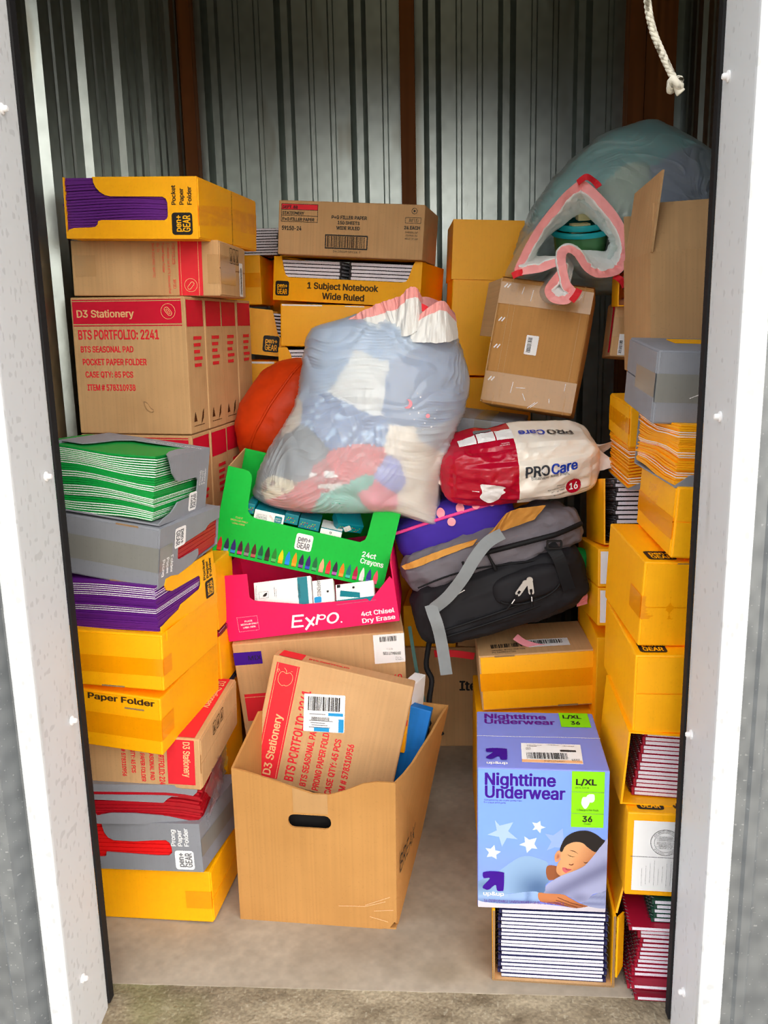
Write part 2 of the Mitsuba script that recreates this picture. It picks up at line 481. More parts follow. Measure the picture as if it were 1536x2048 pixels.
structure('floor', slab(XL - .2, XR + .2, .055, YB_ + .1, -.1, 0), 'concrete', 'smooth stained concrete floor of the storage unit')
labels['apron'] = {}
gx, gy = np.meshgrid(np.linspace(-1.4, 1.4, 120), np.linspace(.055, -.9, 60))
gz = -.0015 - .014 * np.clip((.055 - gy) / .1, 0, 1) + .004 * (meshkit.fbm(np.stack([gx * 30, gy * 30, gx * 0], -1), 3, 2) - .5)
ii, jj = map(np.ravel, np.meshgrid(np.arange(119), np.arange(59)))
q = jj * 120 + ii
del labels['apron']
structure('floor_apron', (np.c_[gx.ravel(), gy.ravel(), gz.ravel()], np.c_[q, q + 120, q + 121, q + 1]), 'apron', 'rough weathered concrete apron outside the door', smooth=True)
structure('ground', slab(-30, 30, -40, -.88, -.2, -.03), 'apron', 'concrete drive in front of the storage unit')
structure('ceiling', slab(XL - .1, XR + .1, -.05, YB_ + .1, ZC, ZC + .03), 'galv', 'dark metal roof of the storage unit')


def rib_profile(a0, a1, c0, pitch, depth=.03, minor=.005):
    """positions along the sheet and outward depths of a ribbed wall sheet"""
    pts = [(a0, 0), (a1, 0)]
    for k in range(-2, 40):
        c = c0 + k * pitch
        for q, hb, ht, dp in ((c, .033, .013, depth), (c - pitch * .36, .012, .007, minor), (c + pitch * .36, .012, .007, minor)):
            if q - hb > a0 and q + hb < a1:
                pts += [(q - hb, 0), (q - ht, dp), (q + ht, dp), (q + hb, 0)]
    return np.array(sorted(pts))


def wall(key, along, fixed, outward, a0, a1, c0, pitch, z0, z1, m, label, splits, sheet='panel'):
    tag(key, label, kind='structure')
    edges = [a0, *splits, a1]
    for lo, hi in zip(edges, edges[1:]):
        pr = rib_profile(lo, hi, c0, pitch)
        v = []
        for z in (z0, z1):
            for t in (0, .0012):
                o = fixed + outward * (pr[:, 1] + t)
                v.append(np.c_[pr[:, 0], o, np.full(len(pr), z)] if along == 'x' else np.c_[o, pr[:, 0], np.full(len(pr), z)])
        n = len(pr)
        v = np.vstack(v)
        i = np.arange(n - 1)
        f = np.vstack([np.c_[i, i + 1, i + 1 + 2 * n, i + 2 * n], np.c_[i + n, i + 1 + n, i + 1 + 3 * n, i + 3 * n]])
        put(child(key, sheet), (v, np.vstack([f[:, [0, 1, 2]], f[:, [0, 2, 3]]])), m)


wall('wall_back', 'x', YB_, 1, XL, XR, -.851, .2775, 0, ZC, 'galv', 'ribbed galvanised steel back wall', (-.41, .42))
wall('wall_left', 'y', XL, -1, 0, YB_, .49, .285, 0, ZC, 'galv', 'ribbed galvanised steel left wall', (.63, 1.49))
wall('wall_right', 'y', XR, 1, 0, YB_, .40, .285, 0, ZC, 'galv', 'ribbed galvanised steel right wall', (.82, 1.68))
# front wall: header, returns behind the jambs, ribbed outside sheets
HEAD = 2.33
structure('wall_front', cat([slab(XL - .1, -.69, .0, .03, 0, ZC), slab(.45, XR + .1, .0, .03, 0, ZC), slab(-.69, .45, .0, .03, HEAD, ZC)]), 'steel_gray', 'steel front wall around the door opening')
wall('wall_outside_left', 'x', -.115, -1, -2.2, -.70, -.76, .25, -.03, 2.9, 'galv_out', 'ribbed gray metal outside wall left of the door', ())
wall('wall_outside_right', 'x', -.115, -1, .46, 2.0, .60, .25, -.03, 2.9, 'galv_out', 'ribbed gray metal outside wall right of the door', ())
structure('wall_outside_header', slab(-.71, .47, -.13, -.10, HEAD, 2.9), 'galv_out', 'metal wall above the door opening')
for side, nm, x, sg in ((-1, 'left', -.667, -1), (1, 'right', .430, 1)):
    ex = x + sg * .04
    z1 = HEAD
    prof = np.array([[x, .0], [x, -.143], [x + sg * .002, -.148], [x + sg * .007, -.15], [ex - sg * .004, -.15], [ex, -.147], [ex, -.115], [ex - sg * .003, -.115], [ex - sg * .003, -.14], [x + sg * .004, -.14], [x + sg * .004, 0]])
    if sg > 0:
        prof = prof[::-1]
    m_ = trimesh.creation.extrude_polygon(Polygon(prof), z1 + .03, engine='earcut')
    m_.apply_translation([0, 0, -.028])
    structure(f'trim_{1 if sg < 0 else 2}', (m_.vertices, m_.faces), 'paint', f'white painted steel door jamb on the {nm}', smooth=25)
    put(child(f'trim_{1 if sg < 0 else 2}', 'rubber_seal'), slab(*sorted((x, x - sg * .0045)), .001, .022, .0, z1), 'rubber')
    tag(f'trim_{1 if sg < 0 else 2}__rubber_seal', 'black rubber seal')
    for (yy, zz) in (((-.054, 1.643), (-.032, 1.067), (-.03, .62), (-.094, .137)) if sg < 0 else ((-.03, 1.655), (-.085, 1.158), (-.03, .603), (-.072, .123))):
        prof2 = [(0, .0), (.0085, .0), (.0085, .002), (.005, .0035), (.005, .008), (.0035, .010), (0, .0105)]
        c = trimesh.creation.revolve(prof2, sections=14)
        Rm = np.array([[0, 0, -sg, x - sg * 0], [0, 1, 0, yy], [sg * 1.0, 0, 0, zz], [0, 0, 0, 1.0]])
        v = c.vertices @ Rm[:3, :3].T + Rm[:3, 3]
        put(child(f'trim_{1 if sg < 0 else 2}', 'screw_cap'), (v, c.faces), 'white', smooth=40)
structure('trim_3', slab(-.667, .430, -.15, .0, HEAD, HEAD + .03), 'paint', 'white painted steel head of the door frame')
structure('trim_4', slab(-.137, -.083, YB_ - .055, YB_ - .001, 0, ZC), 'wood', 'brown wooden stud on the back wall')
structure('trim_5', slab(.688, .745, YB_ - .09, YB_ - .001, 0, ZC), 'wood', 'brown wooden post in the right back corner, its left board')
structure('trim_6', slab(.748, .855, YB_ - .085, YB_ - .001, 0, ZC), 'wood', 'brown wooden post in the right back corner, its wide board')
structure('trim_7', slab(XL + .002, XL + .05, YB_ - .06, YB_ - .001, 0, ZC), 'wood', 'brown wooden stud in the left back corner')
# rolled up door behind the header
rd = trimesh.creation.cylinder(.14, 1.4, sections=40)
rd.apply_transform(trimesh.transformations.rotation_matrix(math.pi / 2, [0, 1, 0]))
rd.apply_translation([-.05, .2, 2.385])
put('door_roll', (rd.vertices, rd.faces), 'steel_gray', smooth=30)
tag('door_roll', 'rolled up steel door curtain above the opening', kind='structure')

# ------------------------------------------------------------------ cartons, notebooks, folders
scene['m_vcol'] = {'type': 'twosided', 'bsdf': {'type': 'principled', 'base_color': {'type': 'mesh_attribute', 'name': 'vertex_color'}, 'roughness': .45, 'specular': .4}}


def folders(b, n, z0, z1, x0, x1, y0, y1, m, name, label, group, openf=lambda i: False, jit=.002, sag=None, twist=0):
    """n thin paper folders piled between z0 and z1 of the box frame, each a thing of its own"""
    th = (z1 - z0) / n
    nx, ny = 9, 5
    for i in range(n):
        key = key_of(name)
        tag(key, label + place_word(i, n), 'folder', group)
        dx, dy = rng.normal(0, jit, 2)
        gx, gy = np.meshgrid(np.linspace(x0, x1, nx) + dx, np.linspace(y0, y1, ny) + dy)
        base = z0 + i * th + (sag(gx, gy, i / n) if sag else 0) + 0 * gx

        def leaf(a, c, ins=0.0):
            X = gx + ins * np.sign((x0 + x1) / 2 - gx) * (np.abs(gx - (x0 + x1) / 2) > .45 * (x1 - x0))
            Y = gy + ins * (gy < (y0 + y1) / 2) * (np.abs(gy - (y0 + y1) / 2) > .45 * (y1 - y0))
            lo, hi = np.stack([X, Y, base + a * th], -1).reshape(-1, 3), np.stack([X, Y, base + c * th], -1).reshape(-1, 3)
            k, j = map(np.ravel, np.meshgrid(np.arange(nx - 1), np.arange(ny - 1)))
            q = j * nx + k
            quad = np.c_[q, q + 1, q + nx + 1, q + nx]
            N = nx * ny
            ring = np.r_[np.arange(nx), np.arange(1, ny) * nx + nx - 1, (ny - 1) * nx + np.arange(nx - 2, -1, -1), np.arange(ny - 2, 0, -1) * nx]
            r2 = np.roll(ring, -1)
            return np.vstack([lo, hi]), np.vstack([quad[:, ::-1], quad + N, np.c_[ring, r2, r2 + N, ring + N]])
        if openf(i):
            v, f = cat([leaf(.02, .17), leaf(.76, .92)])
            put(child(key, 'cover'), (b.world(v), f), m)
            v, f = cat([leaf(.19, .74, .0012)])
            put(child(key, 'pocket'), (b.world(v), f), 'white')
            tag(key + '__pocket', 'white inner pocket')
        else:
            v, f = cat([leaf(.02, .9)])
            put(key, (b.world(v), f), m)


_nb = {}
_W = 'first second third fourth fifth sixth seventh eighth ninth tenth eleventh twelfth thirteenth fourteenth fifteenth sixteenth seventeenth eighteenth nineteenth twentieth'.split()


def place_word(i, n):
    """where the i-th piece (from below) of a pile of n lies"""
    if n == 1:
        return ''
    up, dn = i, n - 1 - i
    if dn == 0:
        return ', topmost of the pile'
    if up == 0:
        return ', lowest of the pile'
    return f', {_W[dn]} from the top' if dn <= up else f', {_W[up]} from the bottom'




def notebook(b, x, y, z, th, side, m, label, group, w=.204, d=.262, ang=0, loops=24, name='spiral_notebook'):
    key = key_of(name)
    tag(key, label, 'notebook', group)
    M = np.eye(4)
    M[:3, :3], M[:3, 3] = b.R, b.pos
    a = math.radians(ang)
    A = np.array([[math.cos(a), -math.sin(a), 0, x], [math.sin(a), math.cos(a), 0, y], [0, 0, 1, z], [0, 0, 0, 1.0]])
    M = M @ A
    ck = (side, m, round(w, 3), round(d, 3), round(th, 4), loops)
    if ck not in _nb:
        hw, hd = w / 2, d / 2
        e = .006
        pv, pf = [], []
        nx = 12
        xs = np.linspace(-hw + (e if side < 0 else 0), hw - (e if side > 0 else 0), nx)
        pages = slab(xs[0], xs[-1], -hd + .001, hd, .0009, th - .0009)
        cv = cat([slab(-hw, hw, -hd, hd + .001, th - .0008, th - .0002), slab(side * hw - (.0045 if side > 0 else -.0), side * hw + (.0 if side > 0 else .0045), -hd - .0002, -hd + .004, .001, th - .0009)])
        cb = slab(-hw, hw, -hd, hd + .001, .0002, .0008)
        t = np.linspace(0, loops * 2 * np.pi, loops * 7 + 1)
        r = max(th * .62, .0042)
        P = np.c_[side * (hw - .001) + r * np.cos(t) * .9, np.linspace(-hd + .006, hd - .006, len(t)), th / 2 + r * np.sin(t)]
        wv, wf = tube(P, .0007, 3)
        _nb[ck] = [mikit.ply(pages, 'm_paper', False, uv=np.c_[pages[0][:, 2] * 3, pages[0][:, 0]]), mikit.ply(cv, 'm_' + m), mikit.ply(cb, 'm_' + m), mikit.ply((wv, wf), 'm_wire')]
    for part, p in zip(('pages', 'cover', 'back_cover', 'spiral_wire'), _nb[ck]):
        scene[key + '__' + part] = {**p, 'to_world': T(M)}
    return key


def tube(P, r, sides=6, closed=False, cap=True):
    P = np.asarray(P, float)
    n = len(P)
    t = np.gradient(P, axis=0) if not closed else np.roll(P, -1, 0) - np.roll(P, 1, 0)
    t /= np.linalg.norm(t, axis=1, keepdims=True) + 1e-12
    a = np.cross(t, [0.31, 0.2, .93])
    a /= np.linalg.norm(a, axis=1, keepdims=True) + 1e-12
    c = np.cross(t, a)
    g = np.arange(sides) * 2 * np.pi / sides
    r = np.broadcast_to(r, (n,))
    v = P[:, None] + r[:, None, None] * (np.cos(g)[None, :, None] * a[:, None] + np.sin(g)[None, :, None] * c[:, None])
    m = n if closed else n - 1
    i, j = map(np.ravel, np.meshgrid(np.arange(m), np.arange(sides), indexing='ij'))
    i2 = (i + 1) % n
    f = np.c_[i * sides + j, i * sides + (j + 1) % sides, i2 * sides + (j + 1) % sides, i2 * sides + j]
    return v.reshape(-1, 3), np.vstack([f[:, [0, 1, 2]], f[:, [0, 2, 3]]])


def folder_box_text(b, f, u, v, lines, h, m, rot, gap, **kw):
    a = math.radians(rot)
    b.words(m, f, [(t, u + gap * i * math.sin(a), v - gap * i * math.cos(a), h, rot, {'bold': h > .009}) for i, t in enumerate(lines)], **kw)


F_ = FIT
# ---- left stack, near the door, from the floor up
b = Bx('folder_carton', F_['L1'], 'plain yellow carton flat on the floor, lowest of the left stack by the door', 'carton')
b.solid('yellow')
b.decal('tape', 'tape_yellow', 'front', sbox(.246, .035, .3048, .077), .001)
b.decal('tape', 'tape_yellow', 'right', sbox(.0, .035, .2493, .077), .001)
b.flaps('yellow', 'right', .055)

b = Bx('folder_carton', F_['L2'], 'gray display carton of scarlet folders on the lowest yellow carton, left stack', 'carton', bulge=0)
panel_f = Polygon([(0, 0), (.3047, 0), (.3047, .1115), (.075, .1115), (.0765, .1), (.08, .085), (.088, .074), (.1, .068), (.15, .067), (.2, .071), (.224, .072), (.232, .066), (.236, .055), (.236, .043), (.228, .036), (.2, .035), (.08, .040), (.079, .033), (.076, .029), (.066, .028), (0, .028)])
b.panel('front_panel', 'gray', 'front', panel_f)
for f in ('back', 'right', 'left', 'top', 'bottom'):
    b.panel({'top': 'top_panel', 'bottom': 'base_panel'}.get(f, f'side_panel'), 'gray', f, sbox(.0005, .0005, b.size(f)[0] - .0005, b.size(f)[1] - .0005))
b.decal('tape', 'tape_gray', 'right', sbox(0, .035, .25, .075), .001)
folder_box_text(b, 'front', .2465, .058, ['Prong', 'Paper', 'Folder'], .0102, 'white', 90, .0152)
b.logo('front', .286, .005, .044, 90, dark=False)
folders(b, 11, .004, .107, -.145, .146, -.121, .11, 'folder_scarlet', 'scarlet_folder', 'scarlet folder in the gray carton with white emblem, left stack', 'scarlet folders in the gray carton of the left stack', jit=.001)

b = Bx('folder_carton', F_['L3'], 'gray carton split open on dark red folders in crumpled clear film, left stack', 'carton', bulge=0)
b.panel('front_panel', 'gray', 'front', Polygon([(0, 0), (.287, 0), (.289, .008), (.235, .020), (.16, .026), (.11, .026), (.08, .02), (.07, .026), (.068, .052), (.076, .058), (.15, .055), (.226, .052), (.236, .062), (.245, .067), (.29, .068), (.300, .078), (.302, .0944), (0, .0944)]))
for f in ('back', 'left', 'top', 'bottom'):
    b.panel({'top': 'top_panel', 'bottom': 'base_panel'}.get(f, 'side_panel'), 'gray', f, sbox(.0005, .0005, b.size(f)[0] - .003, b.size(f)[1] - .0005))
b.words('white', 'front', [('Prong', .060, .006, .0085, 90)])
folders(b, 15, .005, .089, -.145, .152, -.1215, .115, 'folder_red', 'dark_red_folder', 'dark red folder spilling from the split gray carton', 'dark red folders in the split gray carton', jit=.004, sag=lambda x, y, t: -.012 * np.clip((x - .06) / .1, 0, 1) ** 2)

b = Bx('stationery_carton', F_['L4'], 'brown stationery carton with red printed edge lying upside down in the left stack', 'carton', bulge=.002)
b.solid('kraft')
b.decal('printed_band', 'print_red', 'front', sbox(.232, .012, .292, .119), .001)
b.words('print_pale', 'front', [('D3 Stationery', .268, .116, .0145, -90, {'bold': True, 'wd': .085})], out=.0016)
b.words('print_red', 'front', [('BTS PORTFOLIO: 2241', .213, .16, .013, -90, {'bold': True, 'wd': .155}), ('BTS SEASONAL PAD', .193, .118, .009, -90, {'wd': .1, 'bold': True}), ('PRONG PAPER FOLDER', .173, .118, .009, -90, {'wd': .105, 'bold': True}), ('CASE QTY: 45 PCS', .152, .118, .009, -90, {'wd': .085, 'bold': True}), ('ITEM # 578310956', .131, .118, .009, -90, {'wd': .095, 'bold': True})][1:] + [('BTS PORTFOLIO: 2241', .213, .119, .012, -90, {'bold': True, 'wd': .117})])
b.decal('printed_band', 'print_red', 'top', sbox(.232, .006, .292, .294), .001)
b.words('print_pale', 'top', [('D3 Stationery', .268, .28, .018, -90, {'bold': True, 'wd': .14})], out=.0016)
b.decal('tape', 'tape', 'right', sbox(0, .04, .2976, .085), .0012)
b.flaps('kraft', 'right', .062)
b.decal('shipping_marks', 'ink_brown', 'right', [rrect(.09 + k * .03, .082, .112 + k * .03, .112, .003).difference(rrect(.092 + k * .03, .084, .110 + k * .03, .110, .002)) for k in range(3)] + [Polygon([(.096 + k * .03, .088), (.106 + k * .03, .088), (.101 + k * .03, .106)]) for k in range(3)], .0032, sub=None)

b = Bx('folder_carton', F_['L5'], 'yellow carton with paper folder printed along its top edge, on the brown stationery carton', 'carton')
b.solid('yellow')
b.flaps('yellow', 'front', .058, 'tape_yellow', (.034, .082), wrap={'right': .055})
b.words('ink_brown', 'front', [('Paper Folder', .142, .1125, .0125, 0, {'wd': .15, 'bold': True})], out=.0032)
b.decal('slot', 'cut', 'front', sbox(.225, .099, .268, .1025), .0026)

b = Bx('folder_carton', F_['L6'], 'yellow carton under the open carton of purple folders, left stack', 'carton')
b.solid('yellow')
b.flaps('yellow', 'front', .055, 'tape_yellow', (.032, .068), wrap={'right': .04})
b.decal('slot', 'cut', 'front', sbox(.17, .002, .22, .0055), .0022)
b.panel('lid_lip', 'yellow', 'right', Polygon([(.02, .1), (.29, .1), (.292, .124), (.27, .126), (.02, .121)]), .0015, out=.0018)

b = Bx('folder_carton', F_['L7'], 'open yellow carton of purple folders whose white edges fan out to the front, left stack', 'carton', bulge=0)
b.panel('side_panel', 'yellow', 'right', Polygon([(0, 0), (.255, 0), (.255, .1025), (.035, .1025), (.03, .09), (.036, .078), (.055, .071), (.12, .069), (.178, .067), (.187, .06), (.187, .044), (.178, .036), (.09, .030), (.08, .023), (.04, .018), (.012, .013), (0, .012)]))
b.panel('side_panel', 'yellow', 'back', sbox(.0005, 0, .3045, .1025))
b.panel('side_panel', 'yellow', 'left', sbox(.0005, 0, .2545, .1025))
b.panel('base_panel', 'yellow', 'bottom', sbox(.0005, .0005, .3045, .2545))
folder_box_text(b, 'right', .208, .048, ['Pocket', 'Paper', 'Folder'], .0105, 'ink_brown', 90, .0155)
b.logo('right', .243, .004, .040, 90)
folders(b, 24, .004, .1005, -.15, .148, -.131, .115, 'folder_purple', 'purple_folder', 'purple folder fanning out of the open yellow carton, left stack', 'purple folders in the open yellow carton of the left stack', openf=lambda i: i in (9, 10, 11, 17, 18, 19, 20, 21, 22), jit=.0015, sag=lambda x, y, t: .004 * t * np.cos(x * 14))

b = Bx('folder_carton', F_['L8'], 'gray carton lying upside down with taped front on the purple folders', 'carton', warp={'BBR': (0, 0, .036)}, bulge=0)
b.solid('gray', faces=('front', 'top', 'left', 'back', 'bottom'))
b.panel('side_panel', 'gray', 'right', Polygon([(0, 0), (.14, 0), (.158, .004), (.168, .015), (.165, .03), (.085, .034), (.075, .040), (.075, .066), (.195, .072), (.205, .08), (.215, .084), (.261, .086), (.261, .1246), (0, .1246)]))
folders(b, 9, .004, .1, -.14, .147, -.12, .125, 'folder_red', 'dark_red_folder', 'dark red folder inside the upside down gray carton', 'dark red folders in the upside down gray carton', jit=.001)
b.flaps('gray', 'front', .06, 'tape_gray', (.035, .085), wrap={'right': .05})
b.logo('right', .058, .112, .046, -90, dark=False)
folder_box_text(b, 'right', .012, .058, ['Prong', 'Paper', 'Folder'], .0095, 'white', -90, -.0165)
b.decal('slot', 'cut', 'front', [sbox(.205, .1195, .255, .1235)], .0022)
b.decal('slot', 'cut', 'front', [sbox(.195, .001, .245, .0055)], .0022)

b = Bx('folder_carton', F_['L9'], 'open gray carton full of green folders, topmost of the left stack by the door', 'carton', bulge=0)
b.panel('side_panel', 'gray', 'right', Polygon([(0, .004), (0, 0), (.226, 0), (.226, .1363), (.02, .1363), (.03, .125), (.045, .1), (.065, .084), (.08, .079), (.165, .078), (.175, .07), (.175, .048), (.165, .039), (.08, .036), (.065, .026), (.05, .018), (.02, .012)]))
b.panel('side_panel', 'gray', 'back', sbox(.0005, 0, .2412, .136))
b.panel('side_panel', 'gray', 'left', sbox(.0005, 0, .2255, .136))
b.panel('base_panel', 'gray', 'bottom', sbox(.0005, .0005, .241, .2255))
b.panel('top_panel', 'gray', 'top', Polygon([(0, .03), (.05, .03), (.058, .06), (.066, .14), (.085, .175), (.2412, .176), (.2412, .226), (0, .226)]), .002)
b.panel('corner_flap', 'gray', 'top', Polygon([(.2412, .02), (.2412, .177), (.215, .176), (.205, .14), (.21, .09), (.222, .05)]), .002)
b.words('white', 'top', [('Prong Paper Folder', .24, .188, .0105, 180, {'wd': .13})])
b.logo('right', .172, .008, .040, 90, dark=False)
folder_box_text(b, 'right', .186, .058, ['Prong', 'Paper', 'Folder'], .0085, 'white', 90, .0125)
folders(b, 30, .004, .1335, -.165, .104, -.109, .108, 'folder_green', 'green_folder', 'green folder in the open gray carton of the left stack', 'green folders in the open gray carton', openf=lambda i: i in (0, 1, 2, 3, 4, 7, 8, 9, 10, 11, 15, 16, 17, 21, 22, 23, 24, 25, 26, 27, 28), jit=.0012, sag=lambda x, y, t: -.010 * t * np.clip((-x - .0) / .15, 0, 1) ** 2 + .004 * np.sin(x * 22 + 5 * t))

# ---- row of tall stationery cartons against the left wall
k1 = F_['K1']
R1 = rotm(*k1[3:6])
for row, zo in (('upper', 0.0), ('lower', -.344)):
    for i in range(4):
        dd = .1256
        c = np.array(k1[:3]) + R1 @ np.array([.0, -.2512 + dd * (i + .5), zo]) + np.array([.0 + .004 * (i % 2), 0, 0])
        which = ['front', 'second', 'third', 'hindmost'][i]
        b = Bx('stationery_carton', [*c, *k1[3:6], .303 - .004 * (i % 2), dd - .002, .3409],
               f'{which} brown stationery carton of the {row} row by the left wall' + (', BTS PORTFOLIO in red' if i == 0 and row == 'upper' else ''), 'carton', bulge=.003)
        b.solid('kraft')
        b.decal('printed_band', 'print_crimson', 'right', sbox(.004, .268, dd - .012, .333), .001)
        b.decal('fine_print', 'print_red', 'right', [sbox(.04, .235 - .017 * q, .095 - .008 * (q % 3), .2435 - .017 * q) for q in range(5)], .0018)
        b.decal('care_symbols', 'ink_brown', 'right', [Polygon([(.02, .03), (.04, .03), (.03, .055)]), Polygon([(.068, .02), (.08, .05), (.09, .06), (.085, .035)]), sbox(.02, .018, .09, .0195)], .0012, sub=None)
        if i == 0:
            b.decal('printed_band', 'print_crimson', 'front', [sbox(.005, .276, .2935, .330)], .001)
            b.decal('printed_line', 'print_crimson', 'front', [sbox(.005, .270, .2935, .2725), sbox(.005, .3325, .2935, .335)], .001)
            if row == 'upper':
                b.words('print_pale', 'front', [('D3 Stationery', .014, .292, .0175, 0, {'wd': .155, 'bold': True})], out=.0016)
                ring = Point(.259, .305).buffer(.019).difference(Point(.259, .305).buffer(.0178))
                clip = affinity.rotate(rrect(.2525, .2925, .2655, .3175, .006).difference(rrect(.254, .294, .264, .316, .005)).union(rrect(.2562, .2965, .2618, .3125, .0028).difference(rrect(.2575, .298, .2605, .311, .0015))), 40)
                b.decal('clip_symbol', 'print_pale', 'front', [ring.union(clip)], .0016, sub=None)
                b.words('print_red', 'front', [('BTS PORTFOLIO: 2241', .014, .238, .0225, 0, {'wd': .217, 'bold': True}), ('BTS SEASONAL PAD', .018, .206, .0145, 0, {'wd': .143, 'bold': True}), ('POCKET PAPER FOLDER', .021, .174, .0152, 0, {'wd': .173, 'bold': True}), ('CASE QTY: 85 PCS', .026, .143, .0145, 0, {'wd': .13, 'bold': True}), ('ITEM # 578310938', .029, .110, .0150, 0, {'wd': .131, 'bold': True})])
                b.decal('torn_patch', 'cut', 'front', [blob([(.18, .083), (.19, .079), (.197, .068), (.205, .062), (.203, .055), (.192, .06), (.185, .07)])], .0014, label='scuffed tear in the board')
                b.panel('loose_tear', 'kraft', 'front', blob([(.183, .08), (.192, .076), (.198, .066), (.206, .06), (.199, .057), (.188, .065)]), .001, out=.004)
for i in range(2):
    b = Bx('stationery_carton', [-.742, .86 + .26 * i, 0, -6, 0, 0, .30, .25, .695], ['tall plain brown carton on the floor under the front of the carton rows', 'tall plain brown carton on the floor under the back of the carton rows'][i], 'carton')
    b.solid('kraft')

b = Bx('stationery_carton', F_['K3'], 'flat brown carton with orange red band lying on the brown carton row', 'carton', bulge=.002)
b.solid('kraft')
b.decal('printed_band', 'print_red', 'front', sbox(.272, .001, .332, .1335), .001)
b.decal('printed_line', 'print_pale', 'front', [sbox(.2775, .001, .2785, .1335), sbox(.322, .001, .3232, .1335)], .0016)
ring = Point(.3015, .026).buffer(.0165).difference(Point(.3015, .026).buffer(.0153))
b.decal('clip_symbol', 'print_pale', 'front', [ring.union(affinity.rotate(rrect(.2965, .014, .3065, .036, .0045).difference(rrect(.298, .0155, .305, .0345, .003)), -40))], .0016, sub=None)
b.words('print_red', 'front', [('PORTFOLIOS', .257, .128, .0072, -90, {'wd': .052}), ('RFID', .257, .04, .0072, -90, {'wd': .022}), ('D3 Modular Set & BTS Seasonal Pad', .245, .128, .006, -90, {'wd': .122}), ('Pocket Paper Folder', .232, .128, .006, -90, {'wd': .072}), ('Qty: 36', .220, .128, .006, -90, {'wd': .022}), ('Item # 5531690C-N09732', .207, .128, .006, -90, {'wd': .083})])
b.decal('tape', 'tape', 'front', sbox(.008, .047, .062, .098), .0012)
b.decal('tape', 'tape', 'front', sbox(.345, .03, .374, .1), .0012)
b.decal('tape', 'tape', 'right', sbox(.0, .03, .16, .1), .003)
b.flaps('kraft', 'right', .068)
b.decal('shipping_marks', 'ink_brown', 'right', [rrect(.10 + k * .035, .085, .128 + k * .035, .124, .003).difference(rrect(.102 + k * .035, .087, .126 + k * .035, .122, .002)) for k in range(3)] + [Polygon([(.108 + k * .035, .09), (.12 + k * .035, .09), (.114 + k * .035, .116)]) for k in range(3)], .0034, sub=None)
s_ = b.decal('address_sticker', 'white', 'right', sbox(.2, .004, .24, .092), .0034)
b.barcode('right', .21, .01, .02, .07, seed=5, n=10, out=.004, under=s_)

b = Bx('folder_carton', F_['K4'], 'yellow display carton of purple pocket folders, topmost by the left wall', 'carton', bulge=0)
arc = [(.0745, .1394), (.0755, .128), (.080, .117), (.090, .106), (.103, .0985), (.116, .096)]
b.panel('front_panel', 'yellow', 'front', Polygon([(0, 0), (.328, 0), (.328, .1394), *arc, (.243, .0948), (.251, .0905), (.255, .082), (.255, .052), (.252, .0455), (.246, .042), (.09, .0425), (.082, .040), (.080, .032), (.074, .027), (.06, .0255), (.02, .0242), (.007, .02), (.002, .012)]), .004)
for f in ('back', 'left', 'top', 'bottom'):
    g = sbox(.0005, .0005, b.size(f)[0] - .0005, b.size(f)[1] - .0005)
    b.panel({'top': 'top_panel', 'bottom': 'base_panel'}.get(f, 'side_panel'), 'yellow', f, g if f != 'top' else g.difference(sbox(-.1, -.1, .073, .2)))
b.panel('side_panel', 'yellow', 'right', sbox(.0005, .0005, .5198, .139))
b.flaps('yellow', 'right', .066)
b.decal('tape', 'tape_yellow', 'right', Polygon([(0, .03), (.27, .05), (.27, .098), (0, .075)]), .0022)
b.decal('tape', 'tape_yellow', 'right', Polygon([(.275, .04), (.52, .045), (.52, .1), (.275, .095)]), .0022)
b.decal('panel_seam', 'ink_brown', 'right', sbox(.2715, .002, .2735, .137), .0028, sub=None)
folder_box_text(b, 'front', .2755, .0755, ['Pocket', 'Paper', 'Folder'], .0098, 'ink_brown', 90, .0192)
b.logo('front', .3145, .009, .050, 90)
folders(b, 22, .004, .1385, -.166, .12, -.254, .0, 'folder_purple', 'purple_folder', 'purple folder in the top yellow display carton by the left wall', 'purple folders in the top yellow display carton', jit=.0012, sag=lambda x, y, t: .004 * np.sin(x * 15 + 3 * t) * (t < .9))

# ---- back row, left column
b = Bx('notebook_carton', [-.665, 1.56, 1.375, 2, 0, 0, .18, .27, .155], 'yellow taped carton at the back behind the brown portfolio carton', 'carton')
b.solid('yellow')
b.flaps('yellow', 'front', .08, 'tape_yellow', (.055, .10))
bb = b
b = Bx('notebook_carton', [-.525, 1.66, 1.33, 20, 0, 0, .09, .22, .20], 'shadowed yellow carton end beside the taped carton at the back', 'carton')
b.solid('yellow')
b.decal('tape', 'tape_yellow', 'front', sbox(0, .12, .09, .17), .001)
for i in range(9):
    notebook(bb, .075 + .003 * (i % 3), .03, .157 + .0085 * i, .0075, 1, 'cover_black', 'dark notebook piled on the taped yellow carton, back left' + place_word(i, 10), 'dark notebooks piled at the back left', w=.14, d=.24, loops=18)
kk = notebook(bb, .078, .03, .157 + .0085 * 9, .0075, 1, 'cover_black', 'dark notebook with curled cover, topmost of the pile at the back left', None, w=.15, d=.24, loops=18, ang=4)
b = Bx('notebook_carton', [-.585, 1.5, 1.215, 10, 0, 7, .135, .2, .145], 'yellow display carton of notebooks leaning in the gap at the back left', 'carton', bulge=0)
b.panel('front_panel', 'yellow', 'front', Polygon([(0, 0), (.135, 0), (.135, .052), (.118, .058), (.106, .075), (.095, .115), (.085, .145), (0, .145)]))
for f in ('left', 'back', 'bottom'):
    b.panel('side_panel' if f != 'bottom' else 'base_panel', 'yellow', f, sbox(.0005, .0005, b.size(f)[0] - .0005, b.size(f)[1] - .0005))
b.logo('front', .062, .012, .052)
